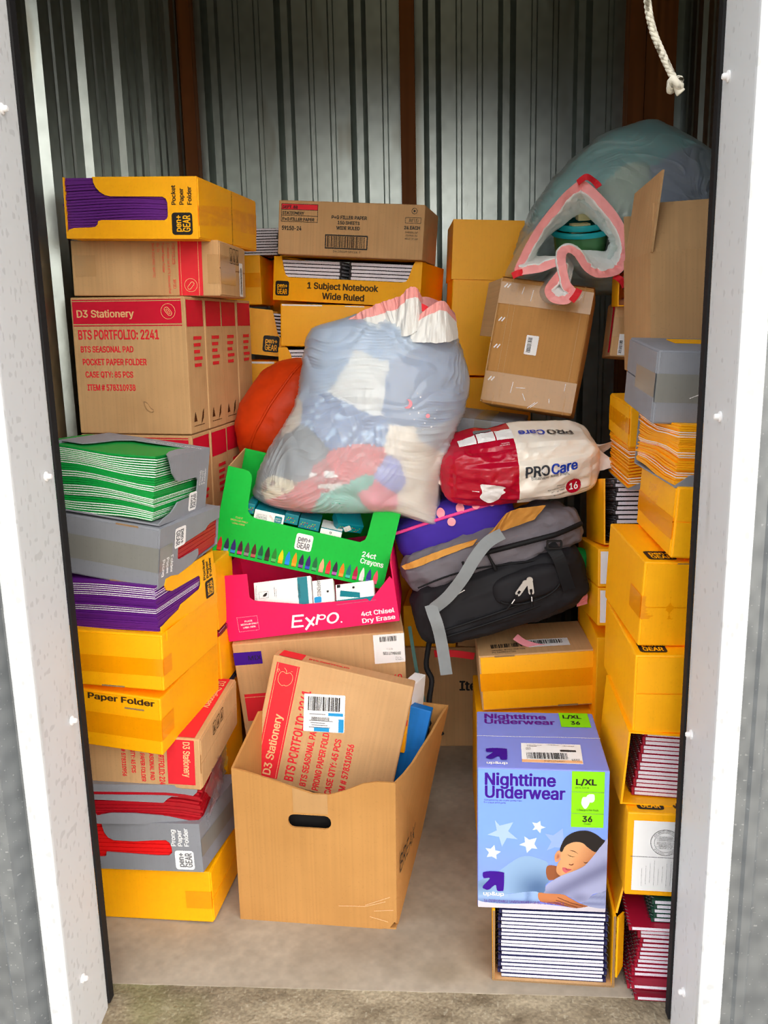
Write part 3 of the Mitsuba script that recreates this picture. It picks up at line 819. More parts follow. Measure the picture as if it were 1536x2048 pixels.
for i in range(8):
    notebook(b, .035 + .012 * (i % 2), .02, .055 + .0105 * i, .008, 1, 'cover_black', 'dark notebook sticking out of the leaning yellow carton' + place_word(i, 8), 'notebooks in the leaning yellow carton', w=.12, d=.2, loops=14, ang=6 * (i % 3 - 1))
b = Bx('notebook_carton', [-.597, 1.5, 1.03, 12, 0, 2, .13, .2, .165], 'yellow carton under the leaning display carton, behind the orange bag', 'carton')
b.solid('yellow')
b.decal('torn_edge', 'white', 'front', sbox(.002, .158, .1, .165), .001)
b = Bx('notebook_carton', [-.60, 1.5, .0, 8, 0, 0, .15, .22, 1.025], 'tall yellow carton hidden at the bottom of the back left column', 'carton')
b.solid('yellow')

# ---- back row, middle column
b = Bx('filler_paper_carton', F_['C1'], 'brown filler paper carton with barcode, topmost of the middle back stack', 'carton', bulge=.002)
b.solid('kraft')
w = b.w
k = lambda x: (x - 380) / 800 * .4454
vv = lambda x, y: (440 - (1165 - x) / 795 * 38 - y) / 297 * .1565 + .0
b.decal('printed_table', 'print_red', 'front', sbox(k(396), .1300, k(598), .1455), .001)
b.decal('table_lines', 'ink', 'front', [sbox(k(396), z, k(598), z + .0012) for z in (.1455, .1295, .1125, .095)] + [sbox(k(396), .095, k(396) + .0012, .1467), sbox(k(598), .095, k(598) + .0012, .1467)], .0014, sub=None)
b.words('ink', 'front', [('DEPT. 88', k(402), .133, .0085, 0, {'wd': .047, 'bold': True}), ('STATIONERY', k(402), .116, .0085, 0, {'wd': .068, 'bold': True}), ('P+G FILLER PAPER', k(402), .0985, .0085, 0, {'wd': .1, 'bold': True}), ('59150-24', k(400), .071, .0115, 0, {'wd': .062, 'bold': True}),
                         ('P+G FILLER PAPER', k(676), .108, .0095, 0, {'wd': .108, 'bold': True}), ('150 SHEETS', k(710), .093, .009, 0, {'wd': .068, 'bold': True}), ('WIDE RULED', k(705), .078, .0095, 0, {'wd': .072, 'bold': True}),
                         ('RFID', k(1097), .107, .0085, 0, {'wd': .028}), ('24 EACH', k(1072), .086, .0095, 0, {'wd': .048, 'bold': True}), ('PARRION, INC.', k(1080), .075, .0052, 0, {'wd': .04}), ('COPPER, PA', k(1082), .066, .0052, 0, {'wd': .036}), ('MADE IN USA', k(1080), .057, .0052, 0, {'wd': .04}), ('04 10059 03016 9', k(690), .012, .006, 0, {'wd': .085})], out=.0016)
b.decal('barcode_frame', 'ink', 'front', sbox(k(645), .022, k(880), .063).difference(sbox(k(651), .0255, k(874), .0595)), .0012, sub=None)
b.barcode('front', k(656), .0262, k(868) - k(656), .0325, n=30, m='ink_brown', seed=3)
b.decal('rfid_frame', 'ink', 'front', [sbox(k(1077), .103, k(1162), .120).difference(sbox(k(1079), .1042, k(1160), .1188)), Point(k(1124), .138).buffer(.0085).difference(Point(k(1124), .138).buffer(.0072)), Point(k(1124), .138).buffer(.003)], .0012, sub=None)

b = Bx('notebook_carton', F_['C2'], 'yellow 1 Subject Notebook display carton under the filler paper carton', 'carton', bulge=.0)
u = lambda x: (x - 355) / 810 * .4773
b.panel('front_panel', 'yellow', 'front', Polygon([(0, 0), (.4773, 0), (.4773, .1329), (.455, .1329), (.448, .12), (.437, .085), (.430, .074), (.418, .071), (.05, .071), (.040, .078), (.034, .095), (.028, .12), (.026, .1329), (0, .1329)]))
for f in ('left', 'right', 'back', 'bottom'):
    b.panel('side_panel' if f != 'bottom' else 'base_panel', 'yellow', f, sbox(.0005, .0005, b.size(f)[0] - .0005, b.size(f)[1] - .0005))
b.panel('lid_lip', 'yellow', 'top', sbox(.012, .02, .47, .08), .003, out=.004)
b.words('ink_brown', 'front', [('1 Subject Notebook', .112, .040, .0185, 0, {'wd': .232, 'bold': True}), ('Wide Ruled', .164, .010, .0185, 0, {'wd': .137, 'bold': True})])
b.logo('front', .008, .014, .045)
for sd, cx in ((1, -.121), (-1, .109)):
    for i in range(11):
        notebook(b, cx + .002 * (i % 2), -.012, .008 + .0106 * i, .0098, sd, 'cover_black', f"white edged notebook in the {'left' if sd > 0 else 'right'} half of the 1 Subject carton" + place_word(i, 11), 'notebooks in the 1 Subject Notebook carton', d=.265)
b = Bx('notebook_carton', F_['C3'], 'plain yellow carton under the 1 Subject Notebook carton', 'carton')
b.solid('yellow')
b.decal('torn_edge', 'white', 'front', [sbox(.004, .1235, .13, .128), sbox(.2, .1235, .26, .127)], .001)
b = Bx('notebook_carton', F_['C4'], 'yellow display carton of notebooks behind the clear bag, third below the filler paper', 'carton', bulge=0)
b.panel('front_panel', 'yellow', 'front', Polygon([(0, 0), (.44, 0), (.44, .1947), (.42, .19), (.40, .07), (.05, .07), (.045, .12), (.04, .17), (.028, .1947), (0, .1947)]))
for f in ('left', 'right', 'back', 'bottom'):
    b.panel('side_panel' if f != 'bottom' else 'base_panel', 'yellow', f, sbox(.0005, .0005, b.size(f)[0] - .0005, b.size(f)[1] - .0005))
for i in range(17):
    notebook(b, -.105 + .002 * (i % 2), -.005, .008 + .0106 * i, .0098, -1, 'cover_black', 'white edged notebook in the carton behind the clear bag' + place_word(i, 17), 'notebooks in the carton behind the clear bag', d=.26)
for i, (z, h) in enumerate(((.52, .52), (0, .515))):
    b = Bx('notebook_carton', [-.285, 1.45, z, .6, 0, 0, .44, .28, h], ['tall yellow carton low in the middle back stack', 'tall yellow carton on the floor of the middle back stack'][i], 'carton')
    b.solid('yellow')

# ---- back row, right column
b = Bx('tall_carton', F_['T1'], 'tall plain yellow carton with deep lid standing at the back right of the clear bag', 'carton')
b.solid('yellow')
for f in ('front', 'left', 'right'):
    b.panel('lid', 'yellow', f, sbox(-.004, .288, b.size(f)[0] + .004, .461), .0035, out=.0042)
b.panel('lid', 'yellow', 'top', sbox(-.004, -.004, b.w + .004, b.d + .004), .003, out=.0035)
b.decal('tape_scrap', 'print_pale', 'front', sbox(.002, .012, .02, .03), .001)
b = Bx('tall_carton', [.15, 1.43, .0, 2.7, 0, 0, .25, .29, 1.137], 'tall yellow carton on the floor under the lidded yellow carton', 'carton')
b.solid('yellow')

b = Bx('gray_carton', F_['GT'], 'dark gray carton with shiny tape behind the clear bag', 'carton')
b.solid('gray')
b.decal('tape', 'tape_gray', 'top', sbox(.06, .0, .105, .247), .001)
b.decal('tape', 'tape_gray', 'front', sbox(.06, .0, .105, .1), .001)

# ---- right stack near the door, from the floor up
r4 = F_['R4']


class Fr:
    def __init__(s, P):
        s.pos, s.R = np.array(P[:3]), rotm(*P[3:6])


fr = Fr([.4735, .185, 0, -3, 0, 0])
z = .0
NOTE = 'maroon covered notebook on the floor by the right jamb'
for i, (dy, dx, gap) in enumerate([(-.010, 0.008, 0), (.006, 0, 0), (.003, -.004, 0), (-.016, .002, .002), (.008, .004, .001), (.0085, .006, 0), (.009, .01, 0), (.0095, .012, 0), (.0085, .014, 0), (.010, .012, 0), (.0105, .014, 0), (.010, .018, 0), (.011, .02, 0), (.0115, .016, 0), (.011, .014, 0), (.012, .012, 0), (-.004, -.006, .001)]):
    z += gap
    last = i == 16
    notebook(fr, dx, dy, z, .0086, -1, 'cover_maroon', NOTE + place_word(i, 17) if not last else 'maroon notebook turned round, topmost of the floor pile by the right jamb', 'maroon notebooks piled on the floor at the right' if not last else None, ang=rng.normal(0, .4))
    z += .0091
kx = 'spiral_notebook'
NG = 'green covered notebook between maroon pile and white labelled carton'
for i in range(5):
    notebook(fr, .038 + .004 * (i % 2), .012, z + .0004, .0092, -1, 'cover_green', NG + place_word(i, 5), 'green notebooks over the maroon pile')
    z += .0096
b = Bx('notebook_carton', r4, 'yellow carton with big white label and round seal in the right stack', 'carton')
b.solid('yellow')
s_ = b.decal('paper_label', 'white', 'front', [sbox(.012, .012, .296, .161)], .0015)
b.decal('label_seam', 'ink_gray', 'front', [sbox(.008, .0845, .3, .0855), sbox(.095, .09, .0965, .163)], .0021, sub=None)
c0 = (.0715, .117)
seal = [Point(c0).buffer(.0275, 24).difference(Point(c0).buffer(.0266, 24)), Point(c0).buffer(.0208, 24).difference(Point(c0).buffer(.0202, 24))] + [sbox(c0[0] - .017, c0[1] + q, c0[0] + .017, c0[1] + q + .0005) for q in (-.004, .004, .009, -.009)]
b.decal('round_seal', 'ink', 'front', seal, .0022, sub=None, under=s_)
wr = []
for s__, R_, a0, up in (('BOX MAKERS CERTIFICATE', .0225, 150, 1), ('ATLANTA, GEORGIA', .0225, 215, -1)):
    for i, ch in enumerate(s__):
        if ch != ' ':
            a = math.radians(a0 - up * i * (120 / len(s__)))
            wr.append(textat(ch, c0[0] + (R_ if up > 0 else R_ + .0026) * math.cos(a), c0[1] + (R_ if up > 0 else R_ + .0026) * math.sin(a), .0028, math.degrees(a) - 90 * up))
wr += [textat('THIS DOUBLE FACED', c0[0] - .013, c0[1] + .0105, .0026, wd=.026), textat('CORRUGATED BOX', c0[0] - .014, c0[1] + .0055, .0026, wd=.028), textat('EDGE CRUSH TEST  32', c0[0] - .016, c0[1] - .002, .003, wd=.032), textat('SIZE LIMIT  75', c0[0] - .013, c0[1] - .008, .003, wd=.026), textat('GROSS WT LT  65', c0[0] - .012, c0[1] - .0135, .003, wd=.024)]
b.decal('seal_lettering', 'ink', 'front', wr, .0022, under=s_)
b.decal('label_scratches', 'ink_gray', 'front', [sbox(x, .022 + .004 * (i % 3), x + .0004, .06 + .006 * (i % 4)) for i, x in enumerate(np.linspace(.03, .13, 14))], .0021, sub=None)
b.logo('top', .02, .012, .05)
b.words('ink_brown', 'top', [('Wide Ruled', .085, .02, .018, 0, {'bold': True})])
b.decal('slot', 'cut', 'front', sbox(.09, .168, .15, .1735), .001)

b = Bx('notebook_carton', F_['R3'], 'open ended yellow carton of maroon edged notebooks in the right stack', 'carton', bulge=0)
b.panel('side_panel', 'yellow', 'left', Polygon([(.0005, 0), (.2495, 0), (.2495, .1532), (.0005, .1532)]), .004)
for f in ('right', 'back', 'bottom', 'top'):
    b.panel({'top': 'top_panel', 'bottom': 'base_panel'}.get(f, 'side_panel'), 'yellow', f, sbox(.001, .001, b.size(f)[0] - .001, b.size(f)[1] - .001))
for i in range(16):
    notebook(b, -.024 - .002 * (i % 2) + .012 * i / 16, .012 - .001 * (i % 2), .005 + .0091 * i, .0088, -1, 'cover_maroon', 'maroon edged notebook in the open ended carton, right stack' + place_word(i, 16), 'maroon edged notebooks in the right stack carton', d=.22, w=.204)

b = Bx('notebook_carton', F_['R2'], 'yellow carton with 1 Subject print on its top edge in the right stack', 'carton')
b.solid('yellow')
b.flaps('yellow', 'front', .083)
b.logo('top', .012, .012, .05)
b.words('ink_brown', 'top', [('1 Subject Notebook', .115, .032, .014, 0, {'wd': .19, 'bold': True}), ('Wide Ruled', .16, .012, .014, 0, {'wd': .11, 'bold': True})])
b.decal('slot', 'cut', 'top', sbox(.1, .0, .16, .0045), .0012)
b.decal('slot', 'cut', 'front', sbox(.1, .1525, .16, .157), .0022)
b.decal('torn_patch', 'cut', 'front', [blob([(.11, .008), (.12, .03), (.135, .045), (.14, .035), (.127, .02), (.118, .006)])], .0024)

b = Bx('notebook_carton', F_['R1'], 'yellow carton with small emblem on top and square tape on its side, right stack', 'carton')
b.solid('yellow')
b.flaps('yellow', 'front', .078)
b.decal('tape', 'tape_yellow', 'front', sbox(0, .055, .3, .10), .0022)
b.decal('tape', 'tape_yellow', 'left', sbox(.2738 - .075, .055, .2738, .10), .001)
b.logo('top', .012, .012, .052)
b.decal('slot', 'cut', 'front', sbox(.06, .160, .14, .1642), .0022)

b = Bx('notebook_carton', F_['R0'], 'yellow carton with wide tape under the yellow folders, right stack', 'carton')
b.solid('yellow')
b.flaps('yellow', 'front', .068)
b.flaps('yellow', 'left', .066, 'tape_yellow', (.034, .075))
b.decal('faded_print', 'tape_yellow', 'left', [textat('Paper', .09, .088, .018, 10), textat('Folder', .1, .066, .018, 10)], .0022)

# gray tray of yellow folders between that carton and the gray one above
b = Bx('folder_tray', [.5609, .2585, 1.0035, 3.5, .8, 2.8, .3, .262, .115], 'low gray tray holding a tall sheaf of yellow folders under the gray taped carton', 'tray', bulge=0)
b.panel('front_panel', 'gray', 'front', Polygon([(0, 0), (.3, 0), (.3, .024), (.04, .024), (.025, .022), (.012, .012), (.0, .003)]), .003)
for f in ('bottom', 'back', 'right'):
    b.panel('base_panel' if f == 'bottom' else 'side_panel', 'gray', f, sbox(.001, .001, b.size(f)[0] - .001, b.size(f)[1] - .001))
op = lambda i: (i % 9) in (3, 4, 5)
folders(b, 27, .004, .114, -.149, .14, -.127, .12, 'folder_yellow', 'yellow_folder', 'yellow folder in the gray tray under the gray taped carton', 'yellow folders in the gray tray of the right stack', openf=op, jit=.0018, sag=lambda x, y, t: .006 * np.sin(6 * t + y * 16) * np.clip((y + .12) / .1, 0, 1))

b = Bx('gray_carton', F_['GR'], 'gray taped carton standing on the yellow folders at the right jamb', 'carton')
b.solid('gray')
b.flaps('gray', 'front', .07, 'tape_gray', (.04, .092), wrap={'left': .12})
b.flaps('gray', 'left', .066)
b.decal('tape', 'tape_gray', 'left', sbox(.10, .048, .2518, .092), .0024)
b.decal('tape_crease', 'white', 'front', [affinity.rotate(sbox(.06 + .02 * q, .055 + .005 * (q % 3), .095 + .02 * q, .0565 + .005 * (q % 3)), 24 + 6 * q) for q in range(5)], .0034, sub=None)
b.panel('inner_lip', 'yellow', 'top', sbox(.06, .13, .3, .2), .002, out=.003)

# ---- right side, further back
b = Bx('notebook_carton', [.5291, .745, 0, -1, 0, 0, .30, .33, .553], 'orange yellow carton on the floor behind the right stack', 'carton')
b.solid('yellow')
b.decal('seam', 'print_red', 'left', sbox(.02, .3, .026, .55), .001, sub=None)
rc = F_['RC']
Rr = rotm(*rc[3:6])
for i in range(2):
    c = np.array(rc[:3]) + Rr @ np.array([0, 0, .0938 * i])
    b = Bx('notebook_carton', [*c, *rc[3:6], .3047, .3371, .0925], ['yellow carton with white front label, lower of two beside the backpacks', 'yellow carton with white front label, upper of two beside the backpacks'][i], 'carton')
    b.solid('yellow')
    b.decal('paper_label', 'white', 'front', sbox(.006, .008, .2, .086), .001)
b = Bx('notebook_carton', F_['RB'], 'open ended yellow carton of dark notebooks beside the adult brief pack', 'carton', bulge=0)
b.panel('side_panel', 'yellow', 'left', sbox(.0005, 0, .2605, .1605), .004)
for f in ('right', 'back', 'bottom'):
    b.panel('base_panel' if f == 'bottom' else 'side_panel', 'yellow', f, sbox(.001, .001, b.size(f)[0] - .001, b.size(f)[1] - .001))
for i in range(14):
    notebook(b, -.022 + .003 * (i % 3), .004 - .003 * (i % 2), .006 + .0111 * i, .0098, -1, 'cover_black', 'dark notebook in the open ended carton beside the adult briefs' + place_word(i, 14), 'dark notebooks in the open ended yellow carton at right', d=.24, w=.21)
b = Bx('folder_tray', [.5776, .66, .925, -.5, 0, 0, .3, .245, .098], 'gray tray with yellow folders behind the right stack', 'tray', bulge=0)
b.panel('front_panel', 'gray', 'front', Polygon([(0, 0), (.3, 0), (.3, .024), (.05, .024), (.02, .012), (.0, .003)]), .003)
b.panel('base_panel', 'gray', 'bottom', sbox(.001, .001, .299, .244))
folders(b, 18, .004, .098, -.149, .14, -.118, .115, 'folder_yellow', 'yellow_folder', 'yellow folder in the rear gray tray behind the right stack', 'yellow folders in the rear gray tray', openf=op, jit=.002, sag=lambda x, y, t: .008 * np.sin(5 * t + x * 18))
b = Bx('folder_carton', F_['FB'], 'yellow carton with Fold print and brown tape behind the gray taped carton', 'carton')
b.solid('yellow')
b.flaps('yellow', 'left', .045)
b.decal('tape', 'tape_yellow', 'left', sbox(0, .03, .2453, .066), .0022)
b.words('ink_brown', 'front', [('Folder', .032, .082, .016, -90, {'bold': True, 'wd': .055})])

b = Bx('stationery_carton', F_['RK'], 'small brown carton with crimson band and shipping label behind the open brown carton', 'carton')
b.solid('kraft')
b.decal('printed_band', 'print_crimson', 'left', sbox(.185 - .05, .01, .185 - .012, .14), .001)
b.decal('tape', 'tape', 'front', sbox(0, .05, .2, .1), .001)
s_ = b.decal('shipping_label', 'white', 'front', sbox(.018, .004, .075, .058), .0014)
b.barcode('front', .028, .008, .034, .008, seed=9, n=12, rot=90, under=s_, out=.002)
b = Bx('folder_carton', [.62, .91, 1.338, -2, 0, 0, .33, .10, .10], 'open yellow carton of torn folders behind the open brown carton', 'carton', bulge=0)
for f in ('left', 'back', 'bottom'):
    b.panel('base_panel' if f == 'bottom' else 'side_panel', 'yellow', f, sbox(.001, .001, b.size(f)[0] - .001, b.size(f)[1] - .001))
folders(b, 9, .006, .085, -.14, .15, -.046, .044, 'folder_yellow', 'yellow_folder', 'yellow folder in the open carton behind the open brown carton', 'yellow folders behind the open brown carton', openf=lambda i: i % 3 == 1, jit=.006)
b = Bx('notebook_carton', [.67, 1.02, .0, -2, 0, 0, .27, .24, 1.17], 'tall yellow carton on the floor under the small brown carton at right', 'carton')
b.solid('yellow')

# open brown carton with raised flaps
b = Bx('open_carton', F_['BO'], 'large open brown carton with raised flaps behind the gray taped carton', 'carton', bulge=0)
W_, D_, H_ = b.w, b.d, b.h
b.panel('front_panel', 'kraft', 'front', sbox(0, 0, W_, H_), .004)
b.panel('side_panel', 'kraft', 'left', sbox(.002, 0, D_ - .002, H_), .004)
b.panel('side_panel', 'kraft', 'right', sbox(.002, 0, D_ - .002, H_), .004)
b.panel('side_panel', 'kraft', 'back', sbox(0, 0, W_, H_), .004)
b.panel('base_panel', 'kraft', 'bottom', sbox(0, 0, W_, D_), .004)


def flap(b, part, p0, p1, up, ln, m='kraft', t=.004, inset=.004, warp=0.0):
    """a hinged flap along the edge p0-p1 of the box frame, rising along up"""
    p0, p1, up = map(np.array, (p0, p1, up))
    up = up / np.linalg.norm(up)
    e = (p1 - p0) / np.linalg.norm(p1 - p0)
    n = np.cross(e, up)
    g = [p0 + e * inset, p1 - e * inset, p1 - e * inset * 2.5 + up * ln + n * warp, p0 + e * inset * 2.5 + up * ln - n * warp]
    v = np.array([*g, *[q - n * t for q in g]])
    f = np.array([[0, 1, 2, 3], [7, 6, 5, 4], [0, 4, 5, 1], [1, 5, 6, 2], [2, 6, 7, 3], [3, 7, 4, 0]])
    return b.add(part, (v, f), m, uv=np.array([[0, 0], [.3, 0], [.3, .1], [0, .1]] * 2))


flap(b, 'flap', (-W_ / 2, -D_ / 2, H_), (W_ / 2, -D_ / 2, H_), (0, .25, 1), .105)
flap(b, 'flap', (-W_ / 2, D_ / 2, H_ - .01), (-W_ / 2, -D_ / 2 - .01, H_), (.14, -.06, 1), .165)
flap(b, 'flap', (W_ / 2, D_ / 2, H_), (-W_ / 2, D_ / 2, H_), (0, .5, 1), .12)
flap(b, 'flap', (W_ / 2, -D_ / 2, H_), (W_ / 2, D_ / 2, H_), (.6, 0, 1), .13)

# worn brown carton leaning under the upper bag
b = Bx('worn_carton', F_['TB'], 'worn brown carton with crumpled clear tape tilted under the upper plastic bag', 'carton', bulge=.006)
b.solid('kraft_warm', r=.006, n=10)
b.flaps('kraft', 'left', .16)
for q, (v0, v1) in enumerate(((.262, .318), (.008, .085))):
    b.decal('tape', 'tape', 'front', sbox(0, v0, b.w, v1), .0016)
b.decal('tape', 'tape', 'top', sbox(0, 0, b.w, .08), .001)
for v0 in (.302, .215, .145, .06):
    for q in range(2):
        b.decal('staple', 'white', 'front', affinity.rotate(sbox(.012 + .008 * q, v0, .0155 + .008 * q, v0 + .013), -35), .0024, sub=None)
b.decal('tape_crease', 'white', 'front', [affinity.rotate(sbox(x, y, x + l, y + .0016), a) for x, y, l, a in ((.05, .3, .02, 80), (.07, .29, .03, 85), (.16, .29, .02, 80), (.2, .3, .016, 60), (.06, .05, .03, 85), (.085, .052, .025, 5), (.1, .03, .02, 120), (.12, .012, .025, 45), (.127, .014, .025, 45), (.17, .03, .012, 100), (.2, .07, .02, 90))], .0022, sub=None)
s_ = b.decal('barcode_sticker', 'white', 'front', rrect(.09, .14, .122, .19, .002), .0024)
b.barcode('front', .106, .146, .038, .011, seed=4, n=16, rot=90, out=.003, under=s_)
b.decal('corner_ridge', 'kraft', 'front', [sbox(.03, .0, .0315, .33), sbox(.215, .0, .2165, .33), sbox(.045, .02, .0462, .31)], .0022, sub=None)
flap(b, 'flap', (-b.w / 2, -b.d / 2 + .004, .17), (-b.w / 2, -b.d / 2 + .004, .332), (-.62, 1, .0), .085, m='kraft')

# ---- middle pile: carton with purple tape, pink marker display, green crayon display
b = Bx('brown_carton', F_['E3'], 'brown carton with purple tape and white label under the pink marker display', 'carton', warp={'FBL': (.0067, 0, 0)})
b.solid('kraft')
b.decal('purple_tape', 'violet', 'front', sbox(.0, .212, .07, .247), .0012)
b.words('ink', 'front', [('MIX', .035, .224, .012, 0)], part='tape_lettering', out=.0018)
b.decal('printed_band', 'print_red', 'front', [sbox(.012, .05, .2, .128)], .001)
b.decal('printed_line', 'print_pale', 'front', [sbox(.012, .118, .2, .1195)], .0016)
s_ = b.decal('shipping_label', 'white', 'front', sbox(.352, .185, .43, .266), .0014)
b.decal('shipping_label', 'white', 'right', sbox(0, .185, .045, .266), .0014)
b.barcode('front', .368, .246, .044, .014, seed=12, n=22, under=s_, out=.002)
b.words('ink', 'front', [('S598427725', .42, .214, .0075, 176, {'wd': .045, 'bold': True}), ('QTY 5', .4, .226, .004, 176), ('STYLE', .42, .2, .0035, 176), ('CARTON', .425, .194, .0035, 176)], part='label_lettering', out=.002)
b.words('print_red', 'front', [('PCS', .38, .15, .014, 180, {'bold': True}), ('0956', .42, .15, .014, 180, {'bold': True})])

b = Bx('marker_display', F_['E2'], 'bright pink display carton lettered EXPO and 4ct Chisel Dry Erase', 'display carton', bulge=0, warp={'FTR': (0, 0, -.02)})
b.panel('front_panel', 'pink', 'front', Polygon([(0, 0), (.43, 0), (.43, .115), (.421, .130), (.395, .1), (.365, .066), (.357, .073), (.34, .073), (.2, .076), (.09, .097), (.078, .1), (.07, .108), (.070, .115), (.074, .17), (0, .17)]), .003)
for f in ('left', 'right', 'back', 'bottom'):
    b.panel('base_panel' if f == 'bottom' else 'side_panel', 'pink', f, sbox(.001, .001, b.size(f)[0] - .001, b.size(f)[1] - .001))
X = lambda s: s
pen = lambda pts, wd: shapely.LineString(pts).buffer(wd, cap_style='flat', join_style='mitre')
q = [pen([(.030, .029), (.004, .029), (-.002, .0), (.026, .0)], .0028), pen([(.001, .0148), (.024, .0148)], .0026),
     pen([(.034, .022), (.052, -.0015)], .0032), pen([(.056, .022), (.030, -.011)], .003),
     pen([(.058, .0), (.066, .028)], .0028), affinity.skew(affinity.translate(affinity.scale(Point(0, 0).buffer(1), .0105, .0078), .074, .0195), 10).difference(affinity.translate(affinity.scale(Point(0, 0).buffer(1), .006, .0042), .074, .0195)),
     affinity.skew(affinity.translate(affinity.scale(Point(0, 0).buffer(1), .0155, .0155), .101, .0145), 14).difference(affinity.skew(affinity.translate(affinity.scale(Point(0, 0).buffer(1), .0095, .0105), .101, .0145), 14)), Point(.121, .001).buffer(.0022)]
q = [affinity.translate(affinity.rotate(shapely.Polygon(g.exterior) if g.geom_type == 'Polygon' and not g.interiors else g, -1.5, origin=(0, 0)), .166, .019) for g in q]
b.decal('brand_lettering', 'white', 'front', q, .001, sub=None)
b.words('white', 'front', [('4ct Chisel', .337, .026, .0125, 1, {'wd': .084, 'bold': True}), ('Dry Erase', .337, .0065, .0125, 1, {'wd': .084, 'bold': True}), ('PLACE', .047, .046, .004, 1, {'wd': .02, 'bold': True}), ('MODULAR SHELF', .036, .038, .004, 1, {'wd': .044, 'bold': True}), ('LABEL HERE', .041, .030, .004, 1, {'wd': .032, 'bold': True})])
dash = [sbox(.03 + .0042 * i, z, .0325 + .0042 * i, z + .0006) for i in range(12) for z in (.022, .0595)] + [sbox(x, .023 + .0044 * i, x + .0006, .0258 + .0044 * i) for i in range(9) for x in (.0295, .0805)]
b.decal('dashed_frame', 'white', 'front', dash, .001, sub=None)
pinkb = b


def pack(b, name, label, lo, hi, m, tilt=0, axis='y', ang=0):
    """a flat retail pack lying in the frame of the display b"""
    c = (np.array(lo) + np.array(hi)) / 2
    e = np.array(hi) - np.array(lo)
    p = Bx(name, [0, 0, 0, 0, 0, 0, *e], label, 'pack', bulge=0)
    p.R = b.R @ rotm(ang, tilt, 0)
    p.pos = b.R @ np.array([c[0], c[1], lo[2]]) + b.pos
    p.solid(m, part='box', r=.0015, n=1)
    return p


p = pack(b, 'pencil_pack', 'white backed pencil pack with teal band lying in the pink display', (-.141, -.118, .08), (.005, -.03, .102), 'white', tilt=62)
p.decal('printed_band', 'teal', 'top', sbox(.112, 0, .137, .087), .0006)
p.decal('pencil_stripe', 'folder_yellow', 'top', sbox(.0, .012, .112, .017), .0006, label='row of yellow pencils at the pack edge')
p.decal('lower_band', 'teal', 'top', sbox(.0, .0, .11, .007), .0006)
p.words('ink', 'top', [('SHARPENED', .148, .075, .0075, -90, {'wd': .05}), ('COUNT 12', .111, .07, .006, -90, {'wd': .035})][1:])
p.decal('recycling_mark', 'ink', 'top', [rrect(.012, .045, .036, .062, .001).difference(rrect(.0125, .0455, .0355, .0615, .001)), blob([(.022, .05), (.03, .05), (.033, .058), (.026, .056)]), sbox(.052, .046, .0528, .07), sbox(.056, .044, .0566, .064), sbox(.006, .04, .0065, .08), sbox(.003, .04, .0035, .075)], .0006, sub=None)
p = pack(b, 'pencil_pack', 'white pencil pack lettered sharpened, right of the first pack in the pink display', (.008, -.118, .074), (.061, -.045, .096), 'white', tilt=55)
p.decal('brand_square', 'cyan', 'top', rrect(.003, .014, .021, .029, .003), .0006)
p.words('ink', 'top', [('SHARPENED', .012, .085, .0085, -90, {'wd': .055})])
p.decal('hang_hole', 'ink', 'top', Point(.038, .04).buffer(.0028), .0007, sub=None)
p = pack(b, 'pencil_pack', 'teal pencil pack at the torn right corner of the pink display', (.066, -.118, .066), (.162, -.062, .088), 'white', tilt=48)
p.decal('printed_band', 'teal', 'top', [Polygon([(.01, .022), (.06, .012), (.06, .026), (.012, .038)]), sbox(0, 0, .099, .012)], .0006)
p.decal('hang_hole', 'ink', 'top', Point(.045, .042).buffer(.003), .0007, sub=None)
p.decal('black_square', 'ink', 'top', sbox(.004, .046, .012, .054), .0007, sub=None)

b = Bx('crayon_display', F_['E1'], 'green display carton with a printed row of crayons, lettered 24ct Crayons', 'display carton', bulge=0)
b.panel('front_panel', 'green', 'front', Polygon([(0, 0), (.4384, 0), (.4384, .2258), (.374, .2258), (.372, .20), (.370, .13), (.367, .117), (.356, .108), (.09, .110), (.078, .114), (.069, .124), (.066, .14), (.063, .205), (.06, .216), (.052, .2235), (.04, .2258), (0, .2258)]), .003)
for f in ('left', 'right', 'back', 'bottom'):
    b.panel('base_panel' if f == 'bottom' else 'side_panel', 'green' if f != 'left' else 'kraft', f, sbox(.001, .001, b.size(f)[0] - .001, b.size(f)[1] - .001))
b.logo('front', .198, .055, .043, 0, dark=False)
b.words('white', 'front', [('24ct', .3665, .0735, .0135, 0, {'wd': .037, 'bold': True}), ('Crayons', .3665, .056, .0135, 0, {'wd': .06, 'bold': True})])
b.words('print_pale', 'front', [('PLACE', .041, .101, .0042, 0, {'wd': .018}), ('MODULAR SHELF', .030, .093, .0042, 0, {'wd': .044}), ('LABEL HERE', .035, .085, .0042, 0, {'wd': .032})])
CR = [((196, 40, 44), (214, 52, 44)), ((40, 44, 84), (110, 170, 214)), ((44, 36, 110), (40, 140, 220)), ((66, 30, 52), (196, 60, 120)), ((70, 66, 70), (140, 136, 140)), ((84, 40, 36), (186, 90, 90)), ((16, 86, 62), (20, 150, 110)), ((44, 36, 40), (70, 50, 52)), ((34, 130, 46), (90, 186, 100)), ((240, 210, 10), (226, 186, 10)), ((20, 132, 226), (24, 140, 236)), ((255, 146, 20), (250, 170, 40)),
      ((40, 28, 72), (130, 80, 160)), ((46, 34, 112), (50, 80, 200)), ((26, 106, 60), (70, 180, 110)), ((244, 170, 130), (240, 160, 130)), ((226, 44, 50), (240, 70, 76)), ((50, 36, 64), (180, 90, 180)), ((250, 124, 30), (240, 160, 60)), ((12, 116, 120), (60, 190, 180)), ((170, 30, 64), (224, 60, 120)), ((226, 224, 222), (240, 240, 240)), ((56, 46, 140), (80, 96, 180)), ((250, 84, 106), (250, 120, 150))]
